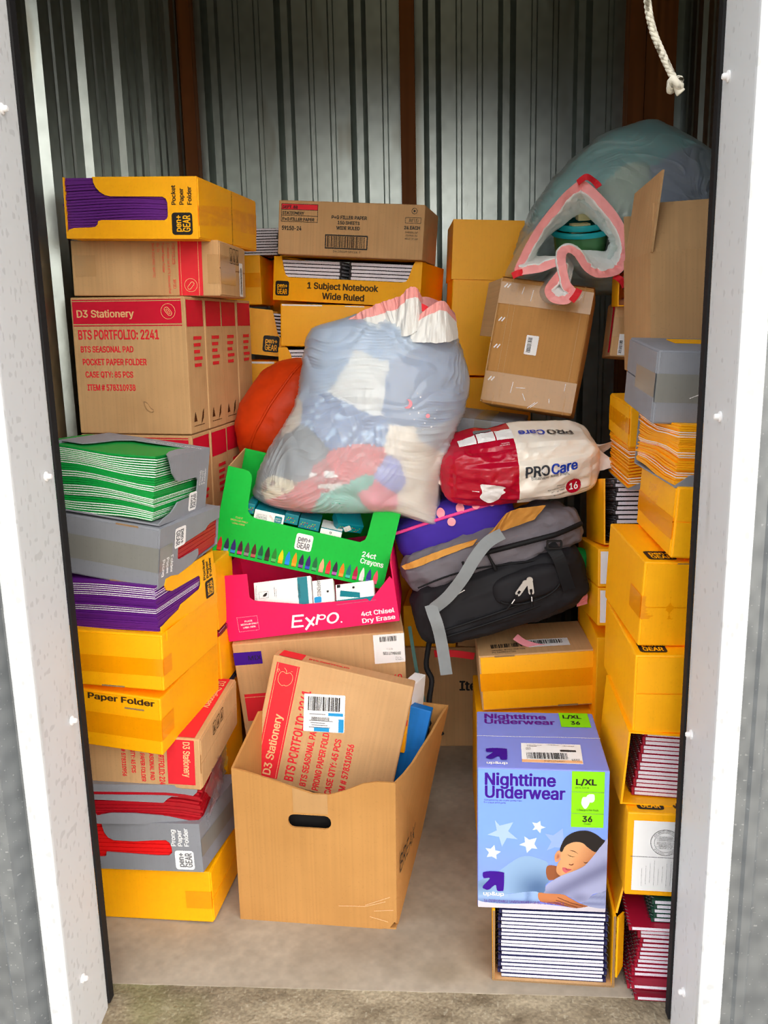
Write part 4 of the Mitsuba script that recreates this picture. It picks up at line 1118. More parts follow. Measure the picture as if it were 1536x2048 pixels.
for i, (c1, c2) in enumerate(CR):
    u0 = .0085 + i * .01735
    tip = blob([(.0015, .014), (.0015, .026), (.005, .038), (.0068, .0415), (.0086, .038), (.012, .026), (.012, .014)], 3)
    g = [(tip, c1), (sbox(.001, .006, .0125, .014), c2), (sbox(.001, .004, .0125, .006), tuple(int(x * .6) for x in c1))]
    V, F2, Cc = [], [], []
    o = 0
    for pl, c in g:
        v, t = tri(affinity.translate(pl, u0, .0045))
        V.append(v), F2.append(t + o), Cc.append(np.tile(L(*c), (len(v), 1)))
        o += len(v)
    v, t = np.vstack(V), np.vstack(F2)
    put(child(b.key, 'printed_crayon'), (b.world(b.on('front', v, .001)), t), 'vcol', color=np.vstack(Cc))
greenb = b
p = pack(b, 'crayon_box', 'white ended crayon box lettered CRAYONS at the left of the green display window', (-.135, -.119, .106), (-.060, -.04, .132), 'teal', ang=0)
p.decal('end_panel', 'white', 'front', sbox(.0, .0, .075, .026), .0006)
p.words('ink', 'front', [('CRAYONS', .005, .004, .0075, 0, {'wd': .028}), ('CLASSIC COLOR', .006, .0135, .003, 0, {'wd': .026})], out=.0012)
p.decal('brand_square', 'teal', 'front', rrect(.052, .003, .070, .02, .002), .0012)
p.words('white', 'front', [('pen+', .054, .012, .004, 0, {'wd': .014}), ('GEAR', .054, .006, .004, 0, {'wd': .014})], part='square_lettering', out=.0018)
p.decal('scribbles', 'print_red', 'front', [Point(.04 + .004 * q, .016 - .004 * (q % 3)).buffer(.0024).difference(Point(.04 + .004 * q, .016 - .004 * (q % 3)).buffer(.0019)) for q in range(3)], .0012, sub=None)
DOTC = ['white', 'print_red', 'folder_yellow', 'lime', 'violet', 'cyan']
for q, (x0, x1, zz, lab) in enumerate(((-.157, -.137, .108, 'dark teal crayon box at the far left of the green display window'), (-.060, -.025, .104, 'teal dotted crayon box right of the white ended box'), (-.023, .03, .100, 'teal crayon box in the middle of the green display window'), (.034, .088, .088, 'white topped crayon box at the right end of the green display window'), (.06, .13, .118, 'teal crayon box tipped up behind the white topped one'))):
    p = pack(b, 'crayon_box', lab, (x0, -.116 if q != 4 else -.09, zz + .008), (x1, -.04, zz + .034), 'teal' if q != 3 else 'teal', tilt=0 if q != 4 else 25, ang=0 if q != 4 else 20)
    if q == 3:
        p.decal('top_panel', 'white', 'top', sbox(0, 0, .054, .073), .0006)
        p.decal('top_panel', 'white', 'front', sbox(0, .010, .054, .024), .0006)
        p.decal('round_mark', 'ink', 'front', Point(.026, .017).buffer(.0028).difference(Point(.026, .017).buffer(.0016)), .0012, sub=None)
    if q == 4:
        p.decal('brand_square', 'white', 'front', affinity.rotate(rrect(.02, .003, .038, .021, .003), 35), .0008)
    for j, cm in enumerate(DOTC[1:4]):
        p.decal('printed_dots', cm, 'front', [Point(.004 + .0085 * i + .0028 * j, .004 + .005 * ((i + j) % 3) * (q != 3) + .002).buffer(.0013, quad_segs=3) for i in range(max(2, int((x1 - x0) / .01)))], .0008, sub=None)

# ---- big open carton on the floor with a tilted carton and blue folder in it
b = Bx('open_carton', F_['BC'], 'big open brown carton with handle slot standing on the floor in the middle', 'carton', bulge=0, warp={'BTR': (.085, 0, -.03), 'BBR': (.012, 0, 0), 'FBR': (-.004, .004, 0), 'BTL': (.02, 0, -.02)})
W_, D_, H_ = b.w, b.d, b.h
top = [(0, .372), (.03, .366), (.08, .352), (.13, .336), (.18, .322), (.215, .321), (.25, .333), (.29, .352), (.32, .358), (.3597, .3575)]
slot = rrect(.122, .238, .218, .270, .014)
fp = Polygon([(0, 0), (.325, 0), (.345, .006), (.3597, .028), *top[::-1]]).difference(slot)
b.panel('front_panel', 'kraft_warm', 'front', fp, .005)
sp = [(0, .3575), (.06, .352), (.12, .352), (.18, .362), (.25, .372), (.31, .385), (.3827, .395)]
b.panel('side_panel', 'kraft_warm', 'right', Polygon([(0, .02), (.02, 0), (.3827, 0), *sp[::-1]]), .005)
b.panel('side_panel', 'kraft_warm', 'left', Polygon([(0, 0), (.3827, 0), (.3827, .372), (.2, .43), (0, .36)]), .005)
b.panel('side_panel', 'kraft_warm', 'back', Polygon([(0, 0), (.3597, 0), (.3597, .37), (.2, .41), (0, .395)]), .005)
b.panel('base_panel', 'kraft_warm', 'bottom', sbox(.002, .002, W_ - .002, D_ - .002), .004)
b.decal('tape_patch', 'tape', 'front', Polygon([(.135, .275), (.212, .275), (.212, .3225), (.18, .3215), (.135, .334)]), .0012, label='reinforced tape patch above the handle slot')
b.words('ink', 'right', [('BREAK', .03, .12, .045, 0, {'wd': .15})])
b.decal('corner_crease', 'print_pale', 'front', [shapely.LineString(c).buffer(.0009) for c in ([(.23, .052), (.29, .055), (.335, .07)], [(.29, .058), (.345, .082)], [(.30, .03), (.34, .02)], [(.31, .045), (.352, .05)])], .001, sub=None)
big = b
b.panel('slot_backing', 'black', 'front', sbox(.09, .2, .25, .29), .002, out=-.03, label='dark plastic seen through the handle slot')  # plain black sheet added a little way behind the slot

b = Bx('stationery_carton', F_['DT'], 'brown carton D3 Stationery with barcode sticker standing tilted in the big open carton', 'carton', bulge=.003)
b.solid('kraft')
b.decal('printed_band', 'print_red', 'front', sbox(.012, .010, .068, .285), .001)
b.decal('printed_line', 'print_pale', 'front', [sbox(.0155, .011, .0165, .284), sbox(.0635, .011, .0645, .284)], .0016)
b.words('print_pale', 'front', [('D3 Stationery', .050, .014, .0185, 90, {'wd': .15, 'bold': True})], out=.0016)
b.words('print_red', 'front', [('BTS PORTFOLIO: 2241', .106, .012, .021, 90, {'wd': .222, 'bold': True}), ('BTS SEASONAL PAD', .138, .008, .0145, 90, {'wd': .145, 'bold': True}), ('PRONG PAPER FOLDER', .169, .005, .0145, 90, {'wd': .16, 'bold': True}), ('CASE QTY: 45 PCS', .200, .002, .0145, 90, {'wd': .137, 'bold': True}), ('ITEM # 578310956', .232, -.006, .0145, 90, {'wd': .14, 'bold': True})])
ap = Polygon(spline([(.024, .24), (.022, .252), (.026, .264), (.034, .266), (.04, .263), (.048, .267), (.056, .26), (.057, .248), (.052, .238), (.044, .233), (.04, .2345), (.034, .232)], 5)).buffer(0)
b.decal('fruit_symbol', 'print_pale', 'front', [ap.difference(ap.buffer(-.0011)), shapely.LineString([(.04, .264), (.0385, .270), (.033, .275)]).buffer(.0006), shapely.LineString([(.02, .262), (.016, .268), (.02, .27), (.023, .266)]).buffer(.0006)], .0016, sub=None)
st = affinity.rotate(rrect(.098, .147, .196, .236, .003), 10)
c_ = (.147, .1915)
s_ = b.decal('barcode_sticker', 'white', 'front', st, .0016)
rt = lambda g: affinity.rotate(g, 10, origin=c_)
for g_ in (rt(sbox(.157, .186, .192, .193)), rt(sbox(.182, .148, .194, .179)), rt(sbox(.124, .148, .160, .157))):
    b.decal('sticker_block', 'cyan', 'front', g_, .0022, sub=None, under=s_)
g = np.random.default_rng(5)
bars, x = [], .108
while x < .184:
    wv = float(g.choice([.0011, .0011, .0022, .0033]))
    bars.append(rt(sbox(x, .197, x + wv, .230)))
    x += wv + float(g.choice([.0011, .0022]))
small, x = [], .117
while x < .16:
    small.append(rt(sbox(x, .174, x + .0009, .182)))
    x += float(g.choice([.0016, .0024]))
b.decal('barcode', 'ink', 'front', bars, .0022, sub=None, under=s_)
b.decal('small_barcode', 'ink', 'front', small, .0022, sub=None, under=s_)
b.decal('fine_print', 'ink_gray', 'front', [rt(sbox(.112 + .003 * (q % 3), .188 - .0052 * q, .150 + .006 * (q % 4), .1895 - .0052 * q)) for q in (0, 3, 4, 5, 6)], .0022, sub=None, under=s_)
b.decal('printed_band', 'print_red', 'top', sbox(.012, .004, .068, .066), .001)
b.words('print_red', 'top', [('BTS PORTFOLIO', .08, .03, .012, 0, {'wd': .1, 'bold': True})])
b.decal('score_line', 'kraft', 'front', [shapely.LineString([(0, .082), (.1, .082), (.2, .066), (.34, .07)]).buffer(.0008), shapely.LineString([(.05, .27), (.2, .272), (.335, .262)]).buffer(.0006), shapely.LineString([(.275, .13), (.29, .132)]).buffer(.0012)], .001, sub=None)
tilted = b

P_ = Bx('blue_folder_box', [-.228, .50, .055, -8, -8, 12, .25, .035, .375], 'plain blue corrugated folder box leaning behind the tilted carton', 'box', bulge=0)
P_.solid('blue', r=.002)
P_ = Bx('folder_carton', [-.17, .53, .30, -10, -5, 6, .17, .06, .13], 'yellow carton end poking up inside the big open carton', 'carton', bulge=0)
P_.solid('yellow', r=.002)
P_.decal('printed_band', 'print_red', 'front', sbox(0, .07, .17, .085), .001)
P_ = Bx('white_carton', [-.085, .56, .28, -18, -5, 4, .03, .1, .17], 'white carton edge inside the right wall of the big open carton', 'carton', bulge=0)
P_.solid('white', r=.002)

# ---- notebooks on the floor at right, the underwear carton on them
b = Bx('notebook_carton', F_['N1'], 'open fronted carton of white notebooks on the floor under the lilac underwear carton', 'carton', bulge=0)
W_, D_, H_ = b.w, b.d, b.h
b.panel('side_panel', 'yellow', 'left', sbox(0, 0, D_, H_), .005)
b.panel('side_panel', 'yellow', 'right', sbox(0, 0, D_, H_), .005)
b.panel('side_panel', 'yellow', 'back', sbox(.001, 0, W_ - .001, H_), .004)
b.panel('base_panel', 'kraft', 'bottom', sbox(0, 0, W_, D_), .003)
b.panel('board_edge', 'cut', 'front', sbox(0.0004, 0, .0048, H_), .0015, out=.0005)
b.panel('board_edge', 'cut', 'front', sbox(W_ - .0048, 0, W_ - .0004, H_), .0015, out=.0005)
b.panel('board_edge', 'cut', 'front', sbox(0.0004, -.0, W_ - .0004, .003), .0015, out=.0005)
flap(b, 'flap', (W_ / 2, .10, .10), (W_ / 2, -D_ / 2 + .01, H_), (.28, .25, 1), .19, m='yellow')
flap(b, 'flap', (W_ / 2 + .001, -D_ / 2, 0.02), (W_ / 2 + .001, -D_ / 2 - .0, H_ + .004), (.5, .86, .0), .03, m='yellow')
nn = 18
for i in range(nn):
    sd = -1 if i % 2 else 1
    notebook(b, -.002 + .0035 * sd + rng.normal(0, .0006), -.002 + rng.normal(0, .0008), .0035 + .00865 * i, .0084, sd, 'cover_navy', 'white notebook in the open carton on the floor at right' + place_word(i, 18), 'notebooks in the open carton on the floor', w=.208, ang=rng.normal(0, .25))

b = Bx('underwear_carton', F_['NT'], 'lilac Nighttime Underwear carton with a sleeping boy pictured on it', 'carton', bulge=.002)
b.solid('lilac')
W_, D_, H_ = b.w, b.d, b.h


def clipface(pts, sm=True, n=4):
    g = blob(pts, n) if sm else Polygon(pts).buffer(0)
    return g.intersection(sbox(.001, .001, W_ - .001, H_ - .001))


def layer(part, pts, col, out, sm=True, grad=None, under=None):
    """one printed colour shape; grad: (second colour, function of u, v from 0 to 1) for printed toning of the picture"""
    g = clipface(pts, sm) if not hasattr(pts, 'area') else pts
    v, t = tri(g)
    v3, t = trimesh.remesh.subdivide_to_size(np.c_[v, v[:, :1] * 0], t, .008, max_iter=12)[:2]
    v = v3[:, :2]
    c = np.tile(L(*col), (len(v), 1))
    if grad:
        k = np.clip(grad[1](v[:, 0], v[:, 1]), 0, 1)[:, None]
        c = c * (1 - k) + np.array(L(*grad[0])) * k
    k = child(under or b.key, part)
    put(k, (b.world(b.on('front', v, out)), t), 'vcol', color=c)
    return k


pic = 'printed_picture'
layer(pic, sbox(.0015, .0015, W_ - .0015, H_ - .0015), (122, 160, 252), .0006, grad=((134, 150, 240), lambda u, v: (.16 - v) / .16 + .3 * (u > .2)))
root = b.key + '__' + pic
for nm, pts, c in (('star', [(0.0337, 0.1935), (0.0432, 0.1817), (0.0696, 0.1902), (0.0597, 0.1702), (0.0789, 0.1536), (0.057, 0.1558), (0.0479, 0.1359), (0.0423, 0.1572), (0.0194, 0.1613), (0.0377, 0.1713)], (164, 190, 246)),
                   ('star', [(0.1306, 0.168), (0.147, 0.165), (0.1648, 0.1805), (0.167, 0.1593), (0.185, .152), (0.1601, 0.1387), (0.1501, 0.1393), (0.1348, 0.1314), (0.1436, 0.1512)], (146, 172, 244)),
                   ('star', [(0.1059, 0.1913), (0.115, 0.1896), (0.1216, 0.1949), (0.1226, 0.1849), (0.1323, 0.1812), (0.1233, 0.1778), (0.1219, 0.168), (0.1151, 0.1765), (0.1061, 0.1741), (0.1114, 0.1814)], (206, 222, 248)),
                   ('star', [(0.0911, 0.1607), (0.1008, 0.1535), (0.1153, 0.1582), (0.1106, 0.1447), (0.1169, 0.1343), (0.1056, 0.1353), (0.0965, 0.1246), (0.094, 0.1383), (0.0812, 0.1418), (0.0927, 0.1481)], (210, 224, 248)),
                   ('star', [(0.0151, 0.1324), (0.0258, 0.1308), (0.0332, 0.1398), (0.035, 0.1281), (0.046, 0.1255), (0.0368, 0.1179), (0.0378, 0.1082), (0.0285, 0.114), (0.0178, 0.1123), (0.0226, 0.1224)], (204, 218, 246))):
    layer(nm, pts, c, .0009, sm=False, under=root)
sk1, sk2 = (206, 144, 98), (166, 98, 60)
layer('sheet', [(-0.0007, 0.0162), (0.0116, 0.0158), (0.0415, 0.012), (0.1067, 0.0152), (0.1253, 0.0141), (0.1901, 0.0078), (0.2176, 0.0134), (0.2524, 0.0131), (0.26, -0.01), (0.1718, -0.01), (0.0509, -0.01), (-0.01, -0.01)], (206, 200, 212), .0009, sm=False, under=root)
layer('shirt', [(-0.0004, 0.0566), (0.0229, 0.0703), (0.0433, 0.0839), (0.0636, 0.1014), (0.0819, 0.1147), (0.1002, 0.1186), (0.1204, 0.1133), (0.1379, 0.1048), (0.1345, 0.0881), (0.1412, 0.0675), (0.1331, 0.0546), (0.1324, 0.0377), (0.0694, 0.0346), (0.0508, 0.0295), (0.006, 0.02), (-0.004, 0.0355)], (140, 172, 212), .0010, grad=((74, 104, 150), lambda u, v: .95 * np.exp(-((u - .118) / .042) ** 2 - ((v - .048) / .034) ** 2) + .6 * np.exp(-((u - .01) / .02) ** 2 - ((v - .05) / .015) ** 2)), under=root)
layer('sleeve', [(0.0037, 0.0275), (0.0508, 0.0316), (0.0731, 0.0348), (0.0954, 0.0391), (0.1204, 0.0393), (0.1215, 0.0182), (0.1067, 0.0142), (0.0733, 0.0115), (0.0415, 0.011), (0.004, 0.0148)], (148, 176, 222), .0011, grad=((96, 122, 176), lambda u, v: .8 * np.exp(-((v - .014) / .007) ** 2) + .7 * np.exp(-((u - .1) / .005) ** 2)), under=root)
layer('pillow_fold', [(0.2046, 0.0192), (0.2171, 0.0324), (0.2351, 0.0428), (0.256, 0.0561), (0.256, 0.0121), (0.2176, 0.0124)], (150, 158, 196), .0010, grad=((118, 124, 168), lambda u, v: np.sin(v * 420) * .5 + .3), under=root)
layer('neck', [(0.1371, 0.0985), (0.1572, 0.0974), (0.1721, 0.0829), (0.143, 0.0666), (0.1346, 0.0797)], (146, 84, 52), .0011, grad=((108, 58, 36), lambda u, v: (u - .15) / .02), under=root)
layer('ear', [(0.1515, 0.1085), (0.1504, 0.1218), (0.1566, 0.1324), (0.163, 0.1306), (0.1623, 0.1182), (0.157, 0.1087)], (218, 152, 112), .0012, grad=((160, 84, 56), lambda u, v: np.exp(-((u - .157) / .003) ** 2 - ((v - .119) / .006) ** 2)), under=root)
fc = layer('face', [(0.163, 0.1306), (0.1709, 0.1442), (0.1887, 0.1552), (0.2069, 0.1519), (0.2215, 0.1413), (0.2299, 0.1315), (0.2239, 0.121), (0.2081, 0.1018), (0.1901, 0.0906), (0.1721, 0.0794), (0.1612, 0.0779), (0.1537, 0.0889), (0.157, 0.1056), (0.1615, 0.1141)], (222, 160, 112), .0013, grad=((170, 98, 58), lambda u, v: (u - v * .6 - .115) / .05 + .5 * np.exp(-((u - .156) / .008) ** 2)), under=root)
layer('hair', [(0.1602, 0.1325), (0.1627, 0.1449), (0.1706, 0.1615), (0.1866, 0.1733), (0.208, 0.1777), (0.2261, 0.1719), (0.2408, 0.1604), (0.2454, 0.1556), (0.2308, 0.1326), (0.2143, 0.141), (0.2033, 0.1507), (0.187, 0.1521), (0.1709, 0.1432), (0.1648, 0.1307)], (34, 28, 28), .0014, under=root)
layer('eyelid', [(0.1749, 0.1254), (0.1786, 0.1218), (0.185, 0.1199), (0.1890, 0.1204), (0.184, 0.1211), (0.1786, 0.1232)], (58, 28, 18), .0015, under=root)
layer('eyebrow', [(0.1790, 0.1338), (0.1840, 0.1340), (0.1893, 0.1320), (0.1948, 0.1275), (0.1893, 0.1305), (0.184, .1325)], (88, 48, 30), .0015, under=root)
layer('eyelid', [(0.2051, 0.1103), (0.2107, 0.107), (0.2151, 0.1114), (0.2106, 0.1089)], (66, 32, 22), .0015, under=root)
layer('nose', [(0.1785, 0.105), (0.181, .1036), (0.1840, 0.1040), (.187, .106), (0.1850, 0.1016), (0.179, 0.1022)], (120, 62, 40), .0015, under=root)
layer('mouth', [(0.1654, 0.0957), (0.1718, 0.0962), (0.1750, .0942), (0.1792, 0.0938), (0.1837, 0.0928), (0.1774, 0.088), (0.172, 0.0846), (0.1665, 0.0895)], (206, 98, 104), .0015, grad=((140, 48, 52), lambda u, v: np.exp(-((v - .0925 + .25 * (u - .175)) / .0012) ** 2)), under=root)
layer('pillow', [(0.1332, 0.0441), (0.1358, 0.0568), (0.1612, 0.0768), (0.1901, 0.0906), (0.2081, 0.1018), (0.2256, 0.1252), (0.2394, 0.1462), (0.256, 0.1598), (0.256, 0.0603), (0.226, 0.0402), (0.2136, 0.0249), (0.2027, 0.0212), (0.1878, 0.0278), (0.1693, 0.0374), (0.1324, 0.0377)], (166, 170, 208), .0016, grad=((112, 114, 152), lambda u, v: .9 * np.exp(-((v - .62 * (u - .13) - .025) / .018) ** 2) + .7 * np.exp(-((u - .2) / .02) ** 2 - ((v - .03) / .012) ** 2)), under=root)
hd = layer('hand', [(0.1198, 0.0382), (0.1361, 0.0379), (0.1674, 0.0373), (0.1804, 0.0306), (0.1953, 0.0219), (0.2083, 0.0162), (0.2166, 0.0134), (0.2085, 0.0108), (0.1938, 0.008), (0.1771, 0.0104), (0.1623, 0.0128), (0.1438, 0.0161), (0.1234, 0.0204)], (196, 122, 78), .0017, grad=((140, 76, 46), lambda u, v: (.026 - v) / .02), under=root)
layer('finger_line', shapely.union_all([shapely.LineString(c).buffer(.0007) for c in ([(.158, .030), (.183, .0195), (.207, .0135)], [(.155, .024), (.178, .0155), (.196, .0100)], [(.150, .0195), (.165, .0145), (.178, .0118)])]), (108, 54, 32), .0021, under=root)
b.words('plum', 'front', [('36 DISPOSABLE UNDERWEAR FOR BOYS AND GIRLS', .012, .0138, .0058, 0, {'wd': .158})], part='fine_print', out=.0022)
b.words('violet', 'front', [('Nighttime', .0122, .2685, .0245, 0, {'wd': .138, 'bold': True}), ('Underwear', .0125, .2415, .0245, 0, {'wd': .156, 'bold': True}), ('Outstanding all-night protection', .0125, .2345, .0035, 0, {'wd': .073}), ('for boys and girls', .0125, .2292, .0035, 0, {'wd': .042})])
s_ = b.decal('size_panel', 'lime', 'front', sbox(.1802, .1845, .2420, .3018), .0013)
b.decal('panel_line', 'ink_gray', 'front', [sbox(.1802, .2587, .242, .2593), sbox(.1802, .2133, .242, .2139)], .0019, sub=None, under=s_)
b.words('ink', 'front', [('L/XL', .1868, .274, .0118, 0, {'wd': .0405, 'bold': True}), ('60 to 125 lb', .1868, .2665, .0032, 0, {'wd': .026}), ('2 Designs Per Pack', .190, .2195, .0038, 0, {'wd': .042}), ('36', .2010, .1965, .0118, 0, {'wd': .0195, 'bold': True}), ('Count', .2045, .1905, .0032, 0, {'wd': .013})], part='size_lettering', out=.002)
b.decal('garment_symbol', 'white', 'front', [blob([(.199, .236), (.201, .2475), (.208, .249), (.2155, .247), (.214, .235), (.209, .2255), (.205, .2245), (.201, .230)]), blob([(.208, .247), (.212, .2545), (.222, .255), (.224, .248), (.2225, .240), (.2155, .238)])], .002, sub=None, under=s_)


def arrow_logo(f, u, v, k, sy=1.0):
    A = np.array([(.0, .37), (.04, .41), (.215, .43), (.40, .41), (.42, .36), (.41, .035), (.37, .0), (.285, .005), (.25, .13), (.12, .02), (.045, .025), (.0, .08), (.14, .27), (.02, .27)]) * k
    b.decal('arrow_emblem', 'violet', f, [blob([(u + x, v + y * sy) for x, y in A], 5)], .0022, sub=None)


arrow_logo('front', .0105, .0398, .1)
b.words('white', 'front', [('up&up', .0105, .0290, .0082, 0, {'wd': .042, 'bold': True})], part='emblem_lettering', out=.0022)
arrow_logo('top', .0175, .032, .1, 1.12)
b.words('white', 'top', [('up&up', .017, .0135, .0095, 0, {'wd': .042, 'bold': True})], part='emblem_lettering', out=.0022)
b.words('plum', 'top', [('Nighttime', .0143, .222, .0225, 0, {'wd': .135, 'bold': True}), ('Underwear', .0143, .1965, .0215, 0, {'wd': .152, 'bold': True})])
s_ = b.decal('size_panel', 'lime', 'top', sbox(.178, .186, .2405, .256), .0013)
b.words('ink', 'top', [('L/XL', .184, .2275, .016, 0, {'wd': .0405, 'bold': True}), ('36', .199, .1975, .016, 0, {'wd': .02, 'bold': True})], part='size_lettering', out=.002)
b.decal('lid_seam', 'white', 'top', [shapely.LineString([(0, .136), (.08, .1355), (.15, .1365), (W_, .1365)]).buffer(.0009)], .001, sub=None)
s_ = b.decal('return_sticker', 'white', 'top', Polygon([(.089, .107), (.208, .105), (.2043, .0226), (.0868, .0251)]), .0012)
b.decal('sticker_edge', 'print_pale', 'top', [sbox(.0872, .025, .2038, .036)], .0018, under=s_)
b.barcode('top', .0975, .040, .08, .026, n=34, seed=21, under=s_, out=.0018)
b.words('ink', 'top', [('2255', .2, .042, .009, 180, {'wd': .016}), ('C02', .107, .086, .009, 180, {'wd': .01}), ('COMPACTABLE', .17, .0335, .005, 180, {'wd': .04})], part='sticker_lettering', out=.0019)
b.decal('sticker_lines', 'ink', 'top', [sbox(.165, .072, .196, .079), sbox(.1, .0975, .13, .0985), sbox(.14, .099, .165, .1), sbox(.17, .096, .195, .097), sbox(.1, .092, .12, .0935)], .0019, sub=None, under=s_)
b.decal('size_panel', 'lime', 'left', sbox(D_ - .02, .235, D_ - .002, .30), .001)

# ---- the yellow and brown carton behind it
b = Bx('folder_carton', [.232, .735, 0, 0, 0, 0, .29, .26, .338], 'yellow carton on the floor behind the lilac underwear carton', 'carton', bulge=.012)
b.solid('yellow')
b = Bx('brown_carton', F_['YB'], 'brown topped carton with bright yellow front above the lilac underwear carton', 'carton', bulge=.003)
b.solid('kraft')
b.flaps('yellow', 'front', .072)
b.decal('tape', 'tape_yellow', 'front', sbox(0, .052, b.w, .098), .0024)
b.decal('slot', 'cut', 'front', [sbox(.19, .001, .24, .006)], .0024)
b.decal('slot', 'cut', 'front', [sbox(.04, .139, .09, .1435)], .0024)
s_ = b.decal('shipping_label', 'white', 'top', sbox(.13, .04, .235, .10), .001)
b.barcode('top', .14, .06, .08, .03, n=24, seed=31, out=.0016, under=s_)
b.barcode('top', .035, .05, .08, .03, n=24, seed=32, out=.0012)
b.words('ink', 'top', [('Vendor 8704 WATER', .035, .03, .009, 0, {'wd': .085}), ('PO 5598427725', .035, .014, .009, 0, {'wd': .06})])

# ---- dark cartons in the gap
b = Bx('brown_carton', [.06, 1.20, 0, 2, 0, 0, .42, .20, .33], 'brown carton lettered Item on the floor behind the big open carton', 'carton')
b.solid('kraft')
b.words('ink', 'front', [('Item', .2, .19, .03, 0, {'bold': True})])
b = Bx('folder_carton', [-.03, 1.18, .335, -4, 0, 0, .16, .18, .13], 'yellow carton glimpsed behind the dangling gray strap', 'carton')
b.solid('yellow')
b = Bx('folder_carton', [.12, 1.18, .335, -4, 0, 0, .13, .18, .13], 'brown carton in the dark gap right of the yellow carton', 'carton')
b.solid('kraft')
b = Bx('brown_carton', [.09, 1.13, .47, -6, 0, 0, .26, .24, .475], 'tall plain brown carton under the dark gray carton, behind the backpacks', 'carton')
b.solid('kraft')
b = Bx('brown_carton', [-.33, .83, 0, 4, 0, 0, .36, .3, .268], 'plain brown carton on the floor hidden behind the big open carton', 'carton')
b.solid('kraft')

# ---- yellow column between the left stack and the middle pile
for (z0, z1, lab) in ((.0, .425, 'yellow carton on the floor between the left stack and the middle pile'), (.44, .575, 'yellow carton second from the floor, between left stack and middle pile'), (.59, .76, 'yellow carton topmost between the left stack and the middle pile')):
    b = Bx('notebook_carton', [-.578, .60, z0, -3, 0, 0, .09, .14, z1 - z0], lab, 'carton')
    b.solid('yellow')
fr = Fr([-.575, .60, 0, -3, 0, 0])
notebook(fr, 0, -.005, .427, .0105, 1, 'cover_navy', 'navy notebook between the two lower yellow cartons beside the pink display', None, d=.15, w=.085, loops=14)
notebook(fr, 0, -.005, .577, .0105, 1, 'cover_maroon', 'maroon notebook between the two upper yellow cartons beside the pink display', None, d=.15, w=.085, loops=14)
# ------------------------------------------------------------------ soft things: bags, backpacks, straps, rope
def film(name, col, st, dt, rough=.22):
    scene['m_' + name] = {'type': 'principledthin', 'base_color': {'type': 'rgb', 'value': L(*col)}, 'roughness': rough, 'spec_trans': st, 'diff_trans': dt, 'eta': 1.45}


film('film_white', (240, 246, 252), .62, .22, .06)
film('film_teal', (222, 232, 232), .62, .3, .07)
film('film_pink', (252, 176, 172), .04, .22, .35)
film('film_hem', (246, 246, 244), .05, .22, .35)
mat('liner', (240, 241, 240), .4, .4)
mat('hem_pink', (250, 164, 164), .45, .4)
film('film_clear', (250, 250, 252), .96, .1, .08)


def fabric(name, col, rough=.8, weave=900, var=.12):
    b = np.array(L(*col))

    def fn(p, n, uv):
        c = fbm(p.x * 30, p.y * 30, p.z * 30, 3)
        return mi.Color3f(*b.tolist()) * (1 - var + 2 * var * c)
    mat(name, mikit.proc(fn), rough, .2, sheen=.3)


fabric('cloth_black', (34, 34, 38), .7)
fabric('cloth_gray', (112, 108, 116), .7)
fabric('cloth_purple', (66, 44, 158), .75)
fabric('cloth_orange', (206, 60, 14), .45)
fabric('cloth_tan', (208, 148, 70), .7)
fabric('webbing_gray', (136, 142, 146), .8)
fabric('webbing_green', (66, 98, 94), .7)
fabric('webbing_black', (24, 25, 28), .6)
mat('zip_metal', (226, 226, 228), .25, .6, metallic=.85)
mat('hot_pink', (236, 70, 150), .6, .3)
mat('pale_pink', (246, 158, 172), .6, .3)
for nm, c in dict(c_blue=(150, 176, 206), c_white=(228, 224, 218), c_denim=(104, 134, 176), c_jeans=(84, 124, 178), c_cream=(244, 226, 204), c_slate=(84, 94, 108), c_coral=(220, 44, 58), c_teal=(70, 186, 162), c_pink=(246, 120, 142), c_lav=(150, 152, 216), c_floral=(232, 214, 176), c_grey=(176, 180, 190), c_aqua=(120, 205, 205), c_mist=(222, 236, 238), c_dusk=(150, 150, 186), c_navy=(112, 130, 158), c_sand=(222, 226, 206)).items():
    fabric(nm, c, .85)


def printed(name, base, mark, sc, lo, hi):
    b_, m_ = L(*base), L(*mark)
    mat(name, mikit.proc(lambda p, n, uv: mix(b_, m_, smoothstep(lo, hi, noise(p.x * sc, p.y * sc, p.z * sc)))), .85, .2)


printed('c_flower', (190, 34, 44), (244, 236, 228), 70, .60, .66)
printed('c_floral', (238, 220, 180), (150, 90, 50), 60, .64, .72)
printed('c_jeans', (84, 124, 178), (176, 204, 232), 75, .60, .70)
mat('tub_green', (70, 120, 74), .3, .5)
mat('tub_teal', (20, 160, 168), .35, .5)
mat('sponge', (206, 196, 150), .9, .1)


def sgnp(v, e):
    return np.sign(v) * np.abs(v) ** e


